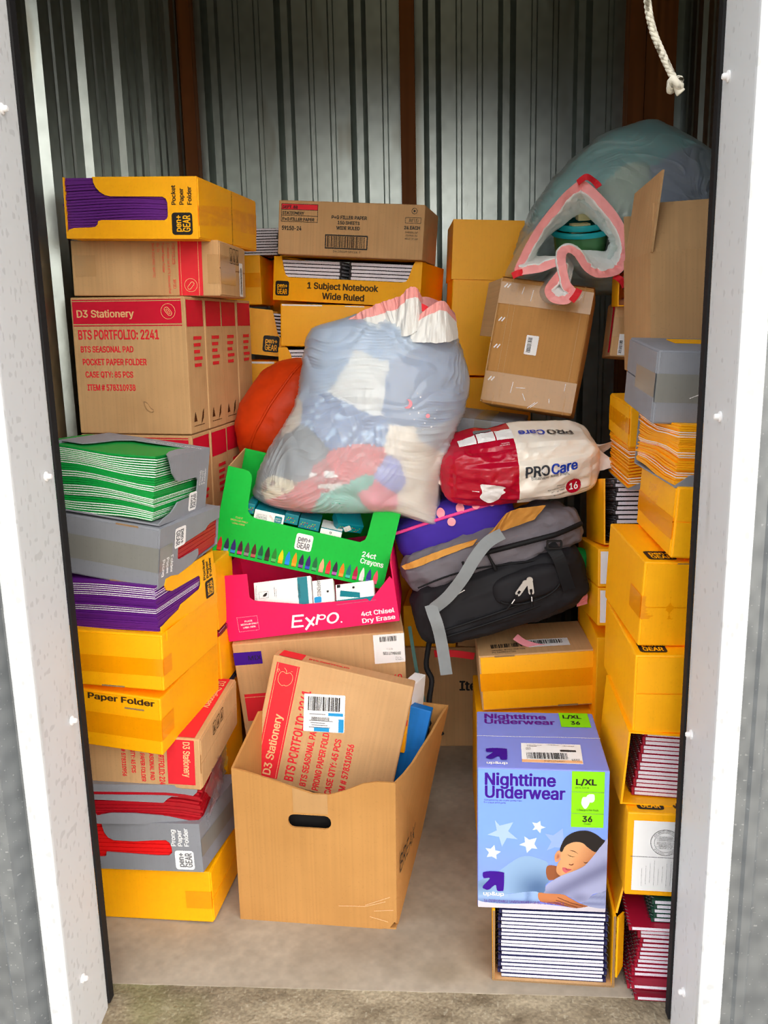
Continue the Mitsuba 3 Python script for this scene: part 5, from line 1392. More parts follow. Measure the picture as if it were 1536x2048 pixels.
class Sack:
    """a filled bag given by rows (z, left x, right x, middle y, half depth), swept round in a squarish ring"""

    def __init__(s, rows, ex=2.6, amp=.012, seed=1, wr=.0022, sagr=0.0):
        s.sagr = sagr
        r = np.array(rows, float)
        r = r[np.argsort(-r[:, 0])]
        s.r, s.ex, s.amp, s.seed, s.wr = r, ex, amp, seed, wr

    def at(s, th, t, ins=0.0):
        r = s.r
        q = np.clip(t, 0, 1) * (len(r) - 1)
        i = np.minimum(q.astype(int), len(r) - 2)
        k = (q - i)[..., None]
        P = lambda j: r[np.clip(j, 0, len(r) - 1)]
        a, b, c, d = P(i - 1), P(i), P(i + 1), P(i + 2)
        v = .5 * (2 * b + (c - a) * k + (2 * a - 5 * b + 4 * c - d) * k ** 2 + (3 * b - a - 3 * c + d) * k ** 3)
        z, xl, xr, cy, hd = np.moveaxis(v, -1, 0)
        hw, cx = np.maximum((xr - xl) / 2 - ins, .004), (xl + xr) / 2
        hd = np.maximum(hd - ins, .004)
        e = 2 / s.ex
        x, y = cx + hw * sgnp(np.cos(th), e), cy + hd * sgnp(np.sin(th), e)
        p = np.stack([x, y, z], -1)
        c0 = np.stack([cx, cy, z], -1)
        dr_ = (p - c0) / (np.linalg.norm(p - c0, axis=-1, keepdims=True) + 1e-6)
        f = (meshkit.fbm(p * 9 + s.seed, 3, s.seed) - .5) * 2 * s.amp
        if s.wr:
            wq = p * np.array([16, 16, 26]) + 1.6 * np.stack([meshkit.fbm(p * 7 + 3, 2, 5), meshkit.fbm(p * 7 + 8, 2, 6), meshkit.fbm(p * 7 + 13, 2, 7)], -1) * np.array([1, 1, 4])
            f = f + (np.abs(meshkit.noise(wq, 4) - .5) * 2 - .5) * s.wr
            d = meshkit.fbm(p * 5 + 20, 2, 9)
            g2 = p[..., 2] * 150 + p[..., 0] * (60 * (d - .35)) + 7 * meshkit.fbm(p * 6 + 31, 2, 12)
            g3 = p[..., 0] * 150 - p[..., 2] * (70 + 30 * d) + 6 * meshkit.fbm(p * 6 + 5, 2, 14)
            sel = np.clip((meshkit.fbm(p * 4 + 50, 2, 16) - .42) * 8, 0, 1)
            line = lambda g: 1 - np.abs(np.sin(g)) ** .6
            patch = np.clip((meshkit.fbm(p * 11 + 70, 2, 18) - .38) * 4, 0, 1)
            f = f + (line(g2) * sel + line(g3) * (1 - sel)) * patch * s.wr * .75
            fine = np.clip((meshkit.fbm(p * 13 + 90, 2, 21) - .36) * 4, 0, 1)
            f = f + (line(g2 * 2.9 + 1) * sel + line(g3 * 2.7 + 2) * (1 - sel)) * fine * s.wr * .30
        z = z - s.sagr * np.clip((x + .13) / .12, 0, 1) ** 1.5 * np.clip((.985 - z) / .1, 0, 1)
        p[..., 2] = z
        return p + dr_ * f[..., None]

    def mesh(s, nu, nv, ins=0.0, keep=None):
        th, t = np.meshgrid(np.linspace(0, 2 * np.pi, nu, endpoint=False), np.linspace(0, 1, nv))
        v = s.at(th, t, ins)
        i, j = map(np.ravel, np.meshgrid(np.arange(nu), np.arange(nv - 1)))
        f = np.c_[j * nu + i, j * nu + (i + 1) % nu, (j + 1) * nu + (i + 1) % nu, (j + 1) * nu + i]
        v = v.reshape(-1, 3)
        if keep is not None:
            f = f[keep(v[f].mean(1))]
        tops = [(k * nu + np.arange(nu)) for k in (0, nv - 1)]
        fa = [np.vstack([f[:, [0, 1, 2]], f[:, [0, 2, 3]]])]
        for q, ring in enumerate(tops):
            c = len(v)
            v = np.vstack([v, v[ring].mean(0)])
            g = np.c_[ring, np.roll(ring, -1), np.full(nu, c)]
            fa.append(g[:, ::-1] if q == 0 else g)
        uv = np.r_[np.c_[(th.ravel() / 2 / np.pi), t.ravel()], [[0, 0], [0, 1]]]
        return v, np.vstack(fa)[:, ::-1], uv


def garments(sack, seeds, ins, key, group, nu=200, nv=120, thick=.012, warp_=.05, region=lambda c: c[:, 1] < 9):
    """pieces of clothing crammed against the wall of a sack: one closed cloth mesh per piece"""
    v, f, _ = sack.mesh(nu, nv, ins)
    f = f[:2 * nu * (nv - 1)]
    cen = v[f].mean(1)
    qd = np.stack([cen[:, 0] + warp_ * (meshkit.fbm(cen * 8 + 2, 3, 3) - .5), cen[:, 2] + warp_ * (meshkit.fbm(cen * 8 + 9, 3, 4) - .5)], 1)
    fr = cen[:, 1] < sack.r[:, 3].mean() + .02
    D = []
    for (x, z, sx, sz, ang, m, lab) in seeds:
        dx, dz = qd[:, 0] - x, qd[:, 1] - z
        a = math.radians(ang)
        D.append(((dx * math.cos(a) + dz * math.sin(a)) / sx) ** 2 + ((-dx * math.sin(a) + dz * math.cos(a)) / sz) ** 2)
    own = np.argmin(D, 0)
    n = np.zeros_like(v)
    fn = np.cross(v[f[:, 1]] - v[f[:, 0]], v[f[:, 2]] - v[f[:, 0]])
    for k in range(3):
        np.add.at(n, f[:, k], fn)
    n /= np.linalg.norm(n, axis=1, keepdims=True) + 1e-12
    cm = v.mean(0)
    n *= np.sign((n * (v - cm)).sum(1, keepdims=True) + 1e-9)
    for k, (x, z, sx, sz, ang, m, lab) in enumerate(seeds):
        g = f[(own == k) & fr]
        if len(g) < 20:
            continue
        u, inv = np.unique(g, return_inverse=True)
        g = inv.reshape(g.shape)
        fold = (meshkit.fbm(v[u] * np.array([22, 22, 34]) + k * 3, 3, k) - .5) * .005 + .001 * ((k * 37) % 5) / 5
        o = v[u] + n[u] * fold[:, None]
        inn = v[u] - n[u] * thick
        N = len(u)
        e = np.vstack([g[:, [0, 1]], g[:, [1, 2]], g[:, [2, 0]]])
        es = np.sort(e, 1)
        _, idx, cnt = np.unique(es, axis=0, return_index=True, return_counts=True)
        be = e[idx[cnt == 1]]
        F = np.vstack([g, g[:, ::-1] + N, np.c_[be[:, [1, 0]], be[:, 0] + N], np.c_[be[:, 1], be[:, 0] + N, be[:, 1] + N]])
        kk = key_of(key)
        put(kk, (np.vstack([o, inn]), F), m, smooth=50)
        tag(kk, lab, 'clothing', group)


def ribbon(P, width, n=None, thick=.0014, up=None, sub=6):
    """a flat strap along the points P; up: the direction that its width takes at each point"""
    P = spline(P, sub, closed=False)
    U = np.broadcast_to(np.asarray(up if up is not None else (1, 0, 0), float), P.shape) if np.ndim(up) < 2 else spline(up, sub, closed=False)
    t = np.gradient(P, axis=0)
    t /= np.linalg.norm(t, axis=1, keepdims=True) + 1e-9
    s = U - t * (U * t).sum(1, keepdims=True)
    s /= np.linalg.norm(s, axis=1, keepdims=True) + 1e-9
    n = np.cross(t, s)
    w = np.broadcast_to(np.asarray(width, float) / 2, (len(P),))[:, None]
    q = [P + s * w + n * thick / 2, P - s * w + n * thick / 2, P - s * w - n * thick / 2, P + s * w - n * thick / 2]
    v = np.stack(q, 1).reshape(-1, 3)
    m = len(P)
    i, j = map(np.ravel, np.meshgrid(np.arange(m - 1), np.arange(4)))
    f = np.c_[i * 4 + j, i * 4 + (j + 1) % 4, (i + 1) * 4 + (j + 1) % 4, (i + 1) * 4 + j]
    f = np.vstack([f, [[0, 3, 2, 1], [4 * m - 4, 4 * m - 3, 4 * m - 2, 4 * m - 1]]])
    return v, f


def pillow(c, abc, R, e1=.6, e2=.6, nu=96, nv=60, disp=None):
    th, ph = np.meshgrid(np.linspace(-np.pi, np.pi, nu, endpoint=False), np.linspace(-np.pi / 2, np.pi / 2, nv))
    p = np.stack([abc[0] * sgnp(np.cos(ph), e1) * sgnp(np.cos(th), e2), abc[1] * sgnp(np.cos(ph), e1) * sgnp(np.sin(th), e2), abc[2] * sgnp(np.sin(ph), e1)], -1)
    if disp is not None:
        d = p / (np.array(abc) ** 2)
        d /= np.linalg.norm(d, axis=-1, keepdims=True) + 1e-9
        p = p + d * disp(p)[..., None]
    i, j = map(np.ravel, np.meshgrid(np.arange(nu), np.arange(nv - 1)))
    f = np.c_[j * nu + i, j * nu + (i + 1) % nu, (j + 1) * nu + (i + 1) % nu, (j + 1) * nu + i]
    v = p.reshape(-1, 3) @ R.T + np.array(c)
    uv = np.c_[th.ravel() / 2 / np.pi, ph.ravel() / np.pi]
    return v, np.vstack([f[:, [0, 1, 2]], f[:, [0, 2, 3]]]), uv


# ---- big clear bag of clothes on the crayon display
CY = .80
rows = [(1.335, -.20, -.03, CY + .0, .06), (1.318, -.265, .012, CY, .11), (1.30, -.312, .030, CY, .14), (1.268, -.333, .046, CY, .165), (1.22, -.348, .064, CY, .18), (1.158, -.359, .075, CY, .19), (1.107, -.374, .070, CY, .195), (1.057, -.402, .049, CY - .005, .195), (.993, -.444, .02, CY - .01, .195), (.942, -.470, .008, CY - .015, .19), (.897, -.486, .004, CY - .015, .18), (.872, -.47, .012, CY - .015, .165), (.852, -.43, .02, CY - .01, .14), (.838, -.36, .02, CY, .09)]
bag = Sack(rows, seed=3, amp=.010, wr=.0062, sagr=.045)
kb = key_of('clothes_bag')
tag(kb, 'full drawstring plastic bag of clothes lying on the green crayon display', 'plastic bag')
v, f, uv = bag.mesh(620, 420)
put(child(kb, 'film'), (v, f), 'film_white', smooth=True, uv=uv)


def ruffle(base, top, n=90, m=14, amp=.006, seed=0, thick=0):
    B, T_ = spline(base, 8, closed=False), spline(top, 8, closed=False)
    re = lambda P, k: np.stack([np.interp(np.linspace(0, 1, k), np.linspace(0, 1, len(P)), P[:, c]) for c in range(3)], 1)
    B, T_ = re(B, n), re(T_, n)
    k = np.linspace(0, 1, m)[:, None, None]
    p = B[None] * (1 - k) + T_[None] * k
    w = (meshkit.fbm(np.stack([np.broadcast_to(np.linspace(0, 14, n), (m, n)), np.broadcast_to(np.linspace(0, 1.6, m)[:, None], (m, n)), np.full((m, n), seed * 1.7)], -1), 3, seed) - .5) * 2 * amp
    p[..., 1] += w * 2.2
    p[..., 0] += w * .5
    p[..., 2] += np.roll(w, 7, 1) * .5
    i, j = map(np.ravel, np.meshgrid(np.arange(n - 1), np.arange(m - 1)))
    q = j * n + i
    return p, np.c_[q, q + 1, q + n + 1, q + n]


hem = [
    ([(-.235, .70, 1.285), (-.15, .66, 1.278), (-.10, .66, 1.28), (-.06, .68, 1.29)], [(-.225, .72, 1.318), (-.17, .70, 1.345), (-.125, .70, 1.362), (-.092, .70, 1.372)], 'film_hem', .3),
    ([(-.12, .67, 1.275), (-.08, .64, 1.278), (-.05, .655, 1.29), (-.04, .69, 1.30)], [(-.105, .70, 1.345), (-.078, .67, 1.384), (-.052, .665, 1.389), (-.038, .70, 1.362)], 'film_hem', .22),
    ([(-.09, .66, 1.268), (-.03, .63, 1.262), (.02, .65, 1.262), (.046, .72, 1.27)], [(-.07, .68, 1.305), (-.02, .66, 1.346), (.012, .67, 1.356), (.04, .73, 1.318)], 'film_hem', .25),
    ([(-.25, .80, 1.29), (-.12, .86, 1.29), (.0, .86, 1.29), (.045, .78, 1.28)], [(-.22, .79, 1.325), (-.12, .82, 1.365), (-.02, .82, 1.37), (.04, .76, 1.33)], 'film_hem', .35)]
for q, (bs, tp, m, pk) in enumerate(hem):
    p, f = ruffle(bs, tp, seed=q, amp=.007)
    m_, n_ = p.shape[:2]
    cut_ = int(m_ * (1 - pk))
    put(child(kb, 'drawstring_hem'), (p[:cut_ + 1].reshape(-1, 3), f[:cut_ * (n_ - 1)]), m, smooth=True)
    put(child(kb, 'pink_hem'), (p[cut_:].reshape(-1, 3), f[:(m_ - 1 - cut_) * (n_ - 1)]), 'film_pink', smooth=True)
tag(child(kb, 'drawstring'), 'red drawstring loop')
put(kb + '__drawstring', ribbon([(-.058, .705, 1.335), (-.045, .69, 1.345), (-.03, .69, 1.338), (-.025, .70, 1.33)], .016, up=(0, 0, 1)), 'print_red')
SD = [(-.32, 1.21, 1, .8, 20, 'c_blue', 'pale blue garment at the upper left inside the big clear bag'), (-.19, 1.165, .75, .8, -30, 'c_white', 'white garment in the upper middle inside the big clear bag'), (-.03, 1.16, 1.0, 1.1, 20, 'c_denim', 'blue garment with moon and star print inside the big clear bag'),
      (-.405, 1.085, .7, .55, 35, 'c_cream', 'cream corner of cloth at the left edge inside the big clear bag'), (-.23, 1.075, 1.0, .6, -25, 'c_jeans', 'mid blue textured garment in the middle of the big clear bag'), (-.37, 1.0, 1.1, .6, 10, 'c_slate', 'dark gray garment at the lower left inside the big clear bag'),
      (.0, 1.03, .8, .5, 10, 'c_grey', 'gray garment on the right inside the big clear bag'), (-.20, .985, .62, .42, 10, 'c_coral', 'coral red garment low inside the big clear bag'), (-.28, .955, .42, .36, 0, 'c_flower', 'red garment with white flowers low inside the big clear bag'),
      (-.24, .885, .7, .36, 10, 'c_teal', 'teal garment at the bottom of the big clear bag'), (-.165, .905, .45, .3, 25, 'c_pink', 'pink garment at the bottom of the big clear bag'), (-.12, .955, .36, .36, 40, 'c_lav', 'lavender striped garment low inside the big clear bag'), (-.04, .985, .95, .75, -20, 'c_cream', 'cream garment at the lower right inside the big clear bag'),
      (-.40, .93, .42, .3, -20, 'c_floral', 'cream floral garment at the lower left corner of the big clear bag'), (-.345, .895, .5, .36, 30, 'c_coral', 'dark coral garment beside the floral one in the big clear bag'), (-.10, 1.28, 1.2, .4, 0, 'c_blue', 'pale blue garment at the top of the big clear bag'), (-.19, .93, .3, .22, 30, 'c_teal', 'mint green garment between the coral and pink ones in the big clear bag')]
garments(bag, SD, .005, 'garment', 'clothes in the big clear bag')
# printed moon and stars on the blue garment
mk = [k for k in labels if labels[k].get('label', '').startswith('blue garment with moon')][0]


def onbag(sack, pts2, ins):
    th, t = np.meshgrid(np.linspace(np.pi, 2 * np.pi, 240), np.linspace(0, 1, 240))
    g = sack.at(th, t, ins).reshape(-1, 3)
    from scipy.spatial import cKDTree
    _, i = cKDTree(g[:, [0, 2]]).query(pts2)
    return np.c_[pts2[:, 0], g[i, 1] - .0015, pts2[:, 1]]


for q, (pl, m) in enumerate([(Point(-.075, 1.122).buffer(.011).difference(Point(-.0815, 1.124).buffer(.0095)), 'pale_pink'), (Point(-.028, 1.092).buffer(.005), 'pale_pink'), *[(Point(x, z).buffer(r), 'white') for x, z, r in ((-.062, 1.112, .0018), (-.05, 1.1, .002), (-.045, 1.137, .002), (-.012, 1.085, .0016), (-.035, 1.075, .0016), (-.06, 1.085, .0016), (-.02, 1.065, .002), (-.052, 1.146, .0016), (-.007, 1.104, .0015), (-.04, 1.06, .0015), (-.07, 1.098, .0015))]]):
    v2, t2 = tri(pl)
    put(child(mk, 'printed_moon' if q == 0 else 'printed_dot'), (onbag(bag, v2, .0005), t2), m)

# ---- upper bag with open pink mouth
C2 = 1.17
rows = [(1.838, .56, .605, C2, .02), (1.825, .52, .625, C2, .06), (1.805, .46, .655, C2, .10), (1.773, .405, .70, C2, .15), (1.733, .36, .76, C2, .19), (1.682, .308, .775, C2 - .01, .22), (1.63, .272, .778, C2 - .02, .235), (1.577, .243, .778, C2 - .03, .24), (1.524, .224, .772, C2 - .03, .235), (1.47, .211, .762, C2 - .03, .225), (1.42, .206, .745, C2 - .02, .20), (1.385, .24, .72, C2, .16), (1.375, .3, .66, C2, .08)]
bag2 = Sack(rows, ex=2.2, seed=11, amp=.012, wr=.006)
mouth = [(.366, 1.641), (.415, 1.599), (.454, 1.545), (.470, 1.491), (.463, 1.444), (.44, 1.42), (.397, 1.412), (.34, 1.41), (.301, 1.425), (.248, 1.428), (.205, 1.43), (.21, 1.468), (.246, 1.533), (.288, 1.585), (.33, 1.625)]
mp = Polygon([(x * 1.0, z) for x, z in mouth]).buffer(-.03)
k2 = key_of('drawstring_bag')
tag(k2, 'big grayish drawstring bag with open pink edged mouth, upper right', 'plastic bag')
v, f, uv = bag2.mesh(520, 340, keep=lambda c: ~((c[:, 1] < 1.1) & shapely.contains_xy(mp, c[:, 0], c[:, 2])))
put(child(k2, 'film'), (v, f), 'film_teal', smooth=True, uv=uv)
S2 = [(.40, 1.70, 1.3, .7, 35, 'c_aqua', 'teal garment along the upper edge of the gray drawstring bag'), (.48, 1.60, .9, .9, 0, 'c_sand', 'gray beige garment in the middle of the gray drawstring bag'), (.62, 1.62, .8, 1.0, -20, 'c_dusk', 'dusky violet garment on the right of the gray drawstring bag'), (.72, 1.70, .6, .8, -30, 'c_navy', 'dark navy garment at the right end of the gray drawstring bag'), (.56, 1.76, .9, .6, 10, 'c_aqua', 'blue green garment at the top of the gray drawstring bag'), (.60, 1.48, .9, .6, 0, 'c_mist', 'pale gray garment at the lower right of the gray drawstring bag'), (.25, 1.50, .5, .8, 60, 'c_mist', 'pale gray garment at the left of the gray drawstring bag'), (.70, 1.52, .5, .7, 0, 'c_navy', 'dark garment low at the right end of the gray drawstring bag')]
nb = _names.get('garment')
v_, f_, _ = bag2.mesh(10, 6)
_keep = bag2.mesh


def _m(nu, nv, ins=0.0, keep=None):
    v, f, uv = _keep(nu, nv, ins)
    big_ = Polygon([(x, z) for x, z in mouth]).buffer(-.012)
    c = v[f].mean(1)
    f = f.copy()
    n0 = 2 * nu * (nv - 1)
    bad = np.zeros(len(f), bool)
    bad[:] = (c[:, 1] < 1.1) & shapely.contains_xy(big_, c[:, 0], c[:, 2])
    f[bad] = f[bad][:, [0, 0, 0]]
    return v, f, uv


class _S:
    r = bag2.r
    mesh = staticmethod(_m)


def garments_clean(s, *a, **k):
    global put
    p0 = put

    def p1(key, mesh, *aa, **kw):
        v, f = mesh
        f = f[(f[:, 0] != f[:, 1]) & (f[:, 1] != f[:, 2]) & (f[:, 0] != f[:, 2])]
        return p0(key, (v, f), *aa, **kw)
    put = p1
    garments(s, *a, **k)
    put = p0


garments_clean(_S, S2, .014, 'garment', 'clothes in the gray drawstring bag', nu=160, nv=100)
# the mouth: a rolled hem, white lining going in
hemP = np.array([(.366, .90, 1.648), (.415, .88, 1.603), (.455, .86, 1.547), (.476, .85, 1.491), (.469, .845, 1.444), (.449, .84, 1.416), (.397, .825, 1.408), (.362, .82, 1.425), (.335, .825, 1.462), (.318, .82, 1.468), (.312, .80, 1.445), (.322, .795, 1.40), (.338, .79, 1.375), (.318, .785, 1.346), (.276, .79, 1.352), (.262, .80, 1.385), (.298, .815, 1.436), (.25, .825, 1.424), (.192, .84, 1.424), (.207, .86, 1.47), (.244, .88, 1.534), (.287, .89, 1.588), (.328, .90, 1.63)])
innP = np.array([(.387, 1.03, 1.583), (.41, 1.03, 1.565), (.435, 1.03, 1.54), (.461, 1.03, 1.514), (.455, 1.03, 1.50), (.448, 1.03, 1.486), (.415, 1.02, 1.488), (.385, 1.0, 1.488), (.37, .98, 1.486), (.36, .97, 1.48), (.352, .95, 1.47), (.352, .93, 1.455), (.350, .92, 1.445), (.34, .92, 1.44), (.325, .93, 1.445), (.31, .95, 1.455), (.31, .97, 1.47), (.285, .99, 1.475), (.262, 1.0, 1.478), (.28, 1.02, 1.51), (.305, 1.03, 1.535), (.335, 1.03, 1.555), (.361, 1.03, 1.575)])
A, B = spline(hemP, 10), spline(innP, 10)
N = len(A)
tan_ = np.roll(A, -1, 0) - np.roll(A, 1, 0)
nin = np.stack([-tan_[:, 2], 0 * tan_[:, 0], tan_[:, 0]], 1)
nin /= np.linalg.norm(nin, axis=1, keepdims=True) + 1e-9
if Polygon(A[:, [0, 2]]).exterior.is_ccw is False:
    nin = -nin
A2 = A + nin * .024 + np.array([0, .010, 0])
tt = np.linspace(0, 1, 22)[:, None, None]
P = np.concatenate([A[None] * (1 - q) + A2[None] * q for q in np.linspace(0, 1, 7)[:6, None, None]] + [A2[None] * (1 - q) + B[None] * q for q in np.linspace(0, 1, 16)[:, None, None]])
w = (meshkit.fbm(np.stack([np.broadcast_to(np.cos(np.arange(N) / N * 6.283) * 5, (22, N)), np.broadcast_to(np.sin(np.arange(N) / N * 6.283) * 5, (22, N)), np.broadcast_to(np.linspace(0, 2, 22)[:, None], (22, N))], -1) * 2.2, 3, 8) - .5)
P[..., 1] += w * .03 * np.sin(tt[..., 0] * 3.14)
P[..., 2] += w * .016 * np.sin(tt[..., 0] * 3.14)
P[..., 0] += np.roll(w, 9, 1) * .016 * np.sin(tt[..., 0] * 3.14)
i, j = map(np.ravel, np.meshgrid(np.arange(N), np.arange(21)))
Q = np.c_[j * N + i, j * N + (i + 1) % N, (j + 1) * N + (i + 1) % N, (j + 1) * N + i]
cutr = 5
put(child(k2, 'pink_hem'), (P[:cutr + 1].reshape(-1, 3), Q[:cutr * N]), 'hem_pink', smooth=True)
put(child(k2, 'lining'), (P[cutr:].reshape(-1, 3), Q[:(21 - cutr) * N]), 'liner', smooth=True)
# outside of the mouth, from the hem back to the bag
G = A.copy()
cgx, cgz = .345, 1.50
G[:, 0] = cgx + (A[:, 0] - cgx) * 1.05
G[:, 2] = cgz + (A[:, 2] - cgz) * 1.0
G[:, 1] = 1.06
tt = np.linspace(0, 1, 8)[:, None, None]
P = (A + np.array([0, .003, 0]))[None] * (1 - tt) + G[None] * tt
P[..., 1] += .01 * np.roll(w[:8], 5, 1)
i, j = map(np.ravel, np.meshgrid(np.arange(N), np.arange(7)))
put(child(k2, 'mouth_film'), (P.reshape(-1, 3), np.c_[j * N + i, j * N + (i + 1) % N, (j + 1) * N + (i + 1) % N, (j + 1) * N + i]), 'film_white', smooth=True, uv=np.c_[np.tile(np.arange(N) / N, 8), np.repeat(np.linspace(0, .3, 8), N)])
for pts, u_ in ((((.35, .895, 1.643), (.37, .885, 1.655), (.392, .89, 1.643), (.402, .885, 1.63)), (0, .3, 1)), (((.325, .782, 1.352), (.336, .778, 1.366), (.344, .783, 1.38)), (1, 0, -.3)), (((.185, .838, 1.418), (.198, .832, 1.424), (.21, .836, 1.426)), (0, 0, 1)), (((.44, .85, 1.412), (.452, .845, 1.405), (.462, .85, 1.396), (.468, .855, 1.385)), (1, .2, .5))):
    put(child(k2, 'drawstring'), ribbon(list(pts), .016, up=u_), 'print_red')
# tub in the mouth
tb = Bx('storage_tub', [.392, 1.11, 1.445, 8, 16, -4, .15, .15, .13], 'green tub with teal rim and pale sponges in the mouth of the gray drawstring bag', 'tub', bulge=0)


def lathe(prof, n=48):
    m_ = trimesh.creation.revolve(np.array(prof), sections=n)
    return m_.vertices, m_.faces


tb.add('body', lathe([(0, 0), (.055, 0), (.062, .006), (.074, .10), (.071, .10), (.059, .008), (0, .005)]), 'tub_green', smooth=35)
tb.add('rim', lathe([(.071, .097), (.079, .097), (.081, .104), (.079, .110), (.070, .110), (.069, .104), (.071, .097)]), 'tub_teal', smooth=35)
tb.add('rim', lathe([(.05, .115), (.066, .113), (.068, .12), (.066, .128), (.05, .126), (.05, .115)]), 'tub_teal', smooth=35)
for q in range(2):
    s_ = trimesh.creation.box((.05, .03, .022))
    s_ = s_.subdivide().subdivide()
    vv_ = s_.vertices + .003 * (meshkit.fbm(s_.vertices * 90, 3, q)[:, None] - .5) + np.array([-.012 + .02 * q, -.03 + .01 * q, .118 + .03 * q])
    tb.add('sponge', (vv_, s_.faces), 'sponge', smooth=60)

# ---- orange bag at the left, behind the clear bag
ko = key_of('orange_bag')
tag(ko, 'orange red vinyl bag with a piped seam, left of the big clear bag', 'bag')
od = lambda p: .010 * (meshkit.fbm(p * 14, 3, 9) - .5) * 2 - .006 * np.abs(meshkit.fbm(p * np.array([9, 9, 20]), 2, 3) - .5)
oa, oc, oR = (.118, .13, .175), (-.452, 1.05, 1.06), rotm(14, 0, 33)
v, f, uv = pillow(oc, oa, oR, .95, .9, 90, 60, od)
put(child(ko, 'body'), (v, f), 'cloth_orange', smooth=True)
for t0, e_ in ((-2.0, .004), (-.9, .003)):
    ph = np.linspace(-1.35, 1.35, 50)
    pp = np.stack([oa[0] * sgnp(np.cos(ph), .95) * sgnp(np.cos(t0 + 0 * ph), .9), oa[1] * sgnp(np.cos(ph), .95) * sgnp(np.sin(t0 + 0 * ph), .9), oa[2] * sgnp(np.sin(ph), .95)], 1)
    dd_ = pp / np.array(oa) ** 2
    dd_ /= np.linalg.norm(dd_, axis=1, keepdims=True)
    pp = pp + dd_ * (od(pp)[:, None] + .001)
    put(child(ko, 'piping'), tube(pp @ oR.T + np.array(oc), e_, 6), 'cloth_orange', smooth=True)

# ---- backpacks
R = rotm(0, 0, -17)
fd = lambda seed, a, sc=16: (lambda p: a * ((meshkit.fbm(p * sc, 3, seed) - .5) * 2 + .5 * (1 - np.abs(meshkit.fbm(p * np.array([10, 10, 34]) + seed, 2, seed) * 2 - 1)) - .3))
kp = key_of('backpack')
tag(kp, 'black backpack with two silver zip pulls lying on the brown topped carton', 'backpack')
cb = np.array([.145, .755, .632])
v, f, uv = pillow(cb, (.225, .145, .092), R, .55, .45, 120, 80, fd(2, .012, 22))
put(child(kp, 'body'), (v, f), 'cloth_black', smooth=True)


def loc(c, p):
    return np.asarray(p, float) @ R.T + np.array(c)


def arcband(c, x0, x1, z0, z1, y, bow, n=20):
    t = np.linspace(0, 1, n)
    return loc(c, np.stack([x0 + (x1 - x0) * t, np.full(n, y) - bow * np.sin(np.pi * t), z0 + (z1 - z0) * t], 1))


put(child(kp, 'piping'), tube(arcband(cb, -.17, .12, -.028, -.012, -.146, .006), .0035, 6), 'webbing_black', smooth=True)
put(child(kp, 'piping'), tube(arcband(cb, -.17, .10, -.046, -.034, -.143, .006), .003, 6), 'webbing_black', smooth=True)
pk_ = pillow(loc(cb, (.075, -.135, .025)), (.085, .028, .038), R, .6, .6, 60, 40, fd(5, .003))
put(child(kp, 'pocket'), pk_[:2], 'cloth_black', smooth=True)
put(child(kp, 'pocket_zipper'), tube(loc(cb, np.stack([.075 + .078 * np.cos(np.linspace(3.5, 6.0, 20)), np.full(20, -.166), .022 + .034 * np.sin(np.linspace(3.5, 6.0, 20))], 1)), .003, 6), 'webbing_black', smooth=True)
for (x0, z0, x1, z1, cx, cz) in ((.199, .690, .183, .666, .160, .628), (.2125, .694, .2155, .672, .2185, .634)):
    y0 = .572
    g = rrect(-.0055, -.014, .0055, .014, .004).difference(rrect(-.0025, -.010, .0025, -.003, .001)).union(Point(0, .015).buffer(.0062))
    a = math.atan2(z1 - z0, x1 - x0) + math.pi / 2
    m_ = trimesh.creation.extrude_polygon(affinity.scale(affinity.rotate(g, math.degrees(a), origin=(0, 0)), 1.25, 1.25, origin=(0, 0)), .003, engine='earcut')
    vv_ = np.c_[m_.vertices[:, 0] + (x0 + x1) / 2, y0 + m_.vertices[:, 2], m_.vertices[:, 1] + (z0 + z1) / 2]
    zk = child(kp, 'zip_pull')
    put(zk, (vv_, m_.faces[:, ::-1]), 'zip_metal')
    put(child(zk, 'pull_cord'), tube([(x1, y0, z1), ((x1 + cx) / 2, y0 + .002, (z1 + cz) / 2), (cx, y0 + .004, cz)], [.0022, .003, .0035], 6), 'webbing_black', smooth=True)
    put(child(zk, 'cord_tip'), tube([(x1 * .7 + cx * .3, y0 - .0025, z1 * .7 + cz * .3), (x1 * .4 + cx * .6, y0 - .002, z1 * .4 + cz * .6)], .0014, 5), 'white', smooth=True)
put(child(kp, 'side_strap'), ribbon([(.262, .618, .778), (.281, .60, .752), (.296, .60, .71), (.31, .605, .668)], .030, up=(1, 0, .35), thick=.003), 'webbing_black')
bk_ = trimesh.creation.extrude_polygon(rrect(-.019, -.011, .019, .011, .005).difference(rrect(-.014, -.0065, .014, .0065, .003)), .006, engine='earcut')
put(child(kp, 'buckle'), (np.c_[bk_.vertices[:, 0] + .272, .606 - bk_.vertices[:, 2], bk_.vertices[:, 1] + .781], bk_.faces), 'black')
put(child(kp, 'white_thread'), tube([(.035, .606, .652), (.046, .605, .66), (.058, .606, .667)], .0012, 5), 'white')
kg = key_of('backpack')
tag(kg, 'gray backpack with black zipper and tan lining, on top of the black backpack', 'backpack')
cg = np.array([.128, .775, .742])
v, f, uv = pillow(cg, (.235, .135, .062), rotm(0, 0, -16), .7, .5, 120, 70, fd(7, .016, 26))
put(child(kg, 'body'), (v, f), 'cloth_gray', smooth=True)
Rg = rotm(0, 0, -16)
lg = lambda p: np.asarray(p, float) @ Rg.T + cg
t = np.linspace(0, 1, 30)
put(child(kg, 'zipper'), tube(lg(np.stack([-.04 + .27 * t, -.146 + .10 * np.clip(t - .72, 0, 1) ** 1.3 * 2.2, .018 - .006 * t + .0 * t], 1)), .0065, 8), 'webbing_black', smooth=True)
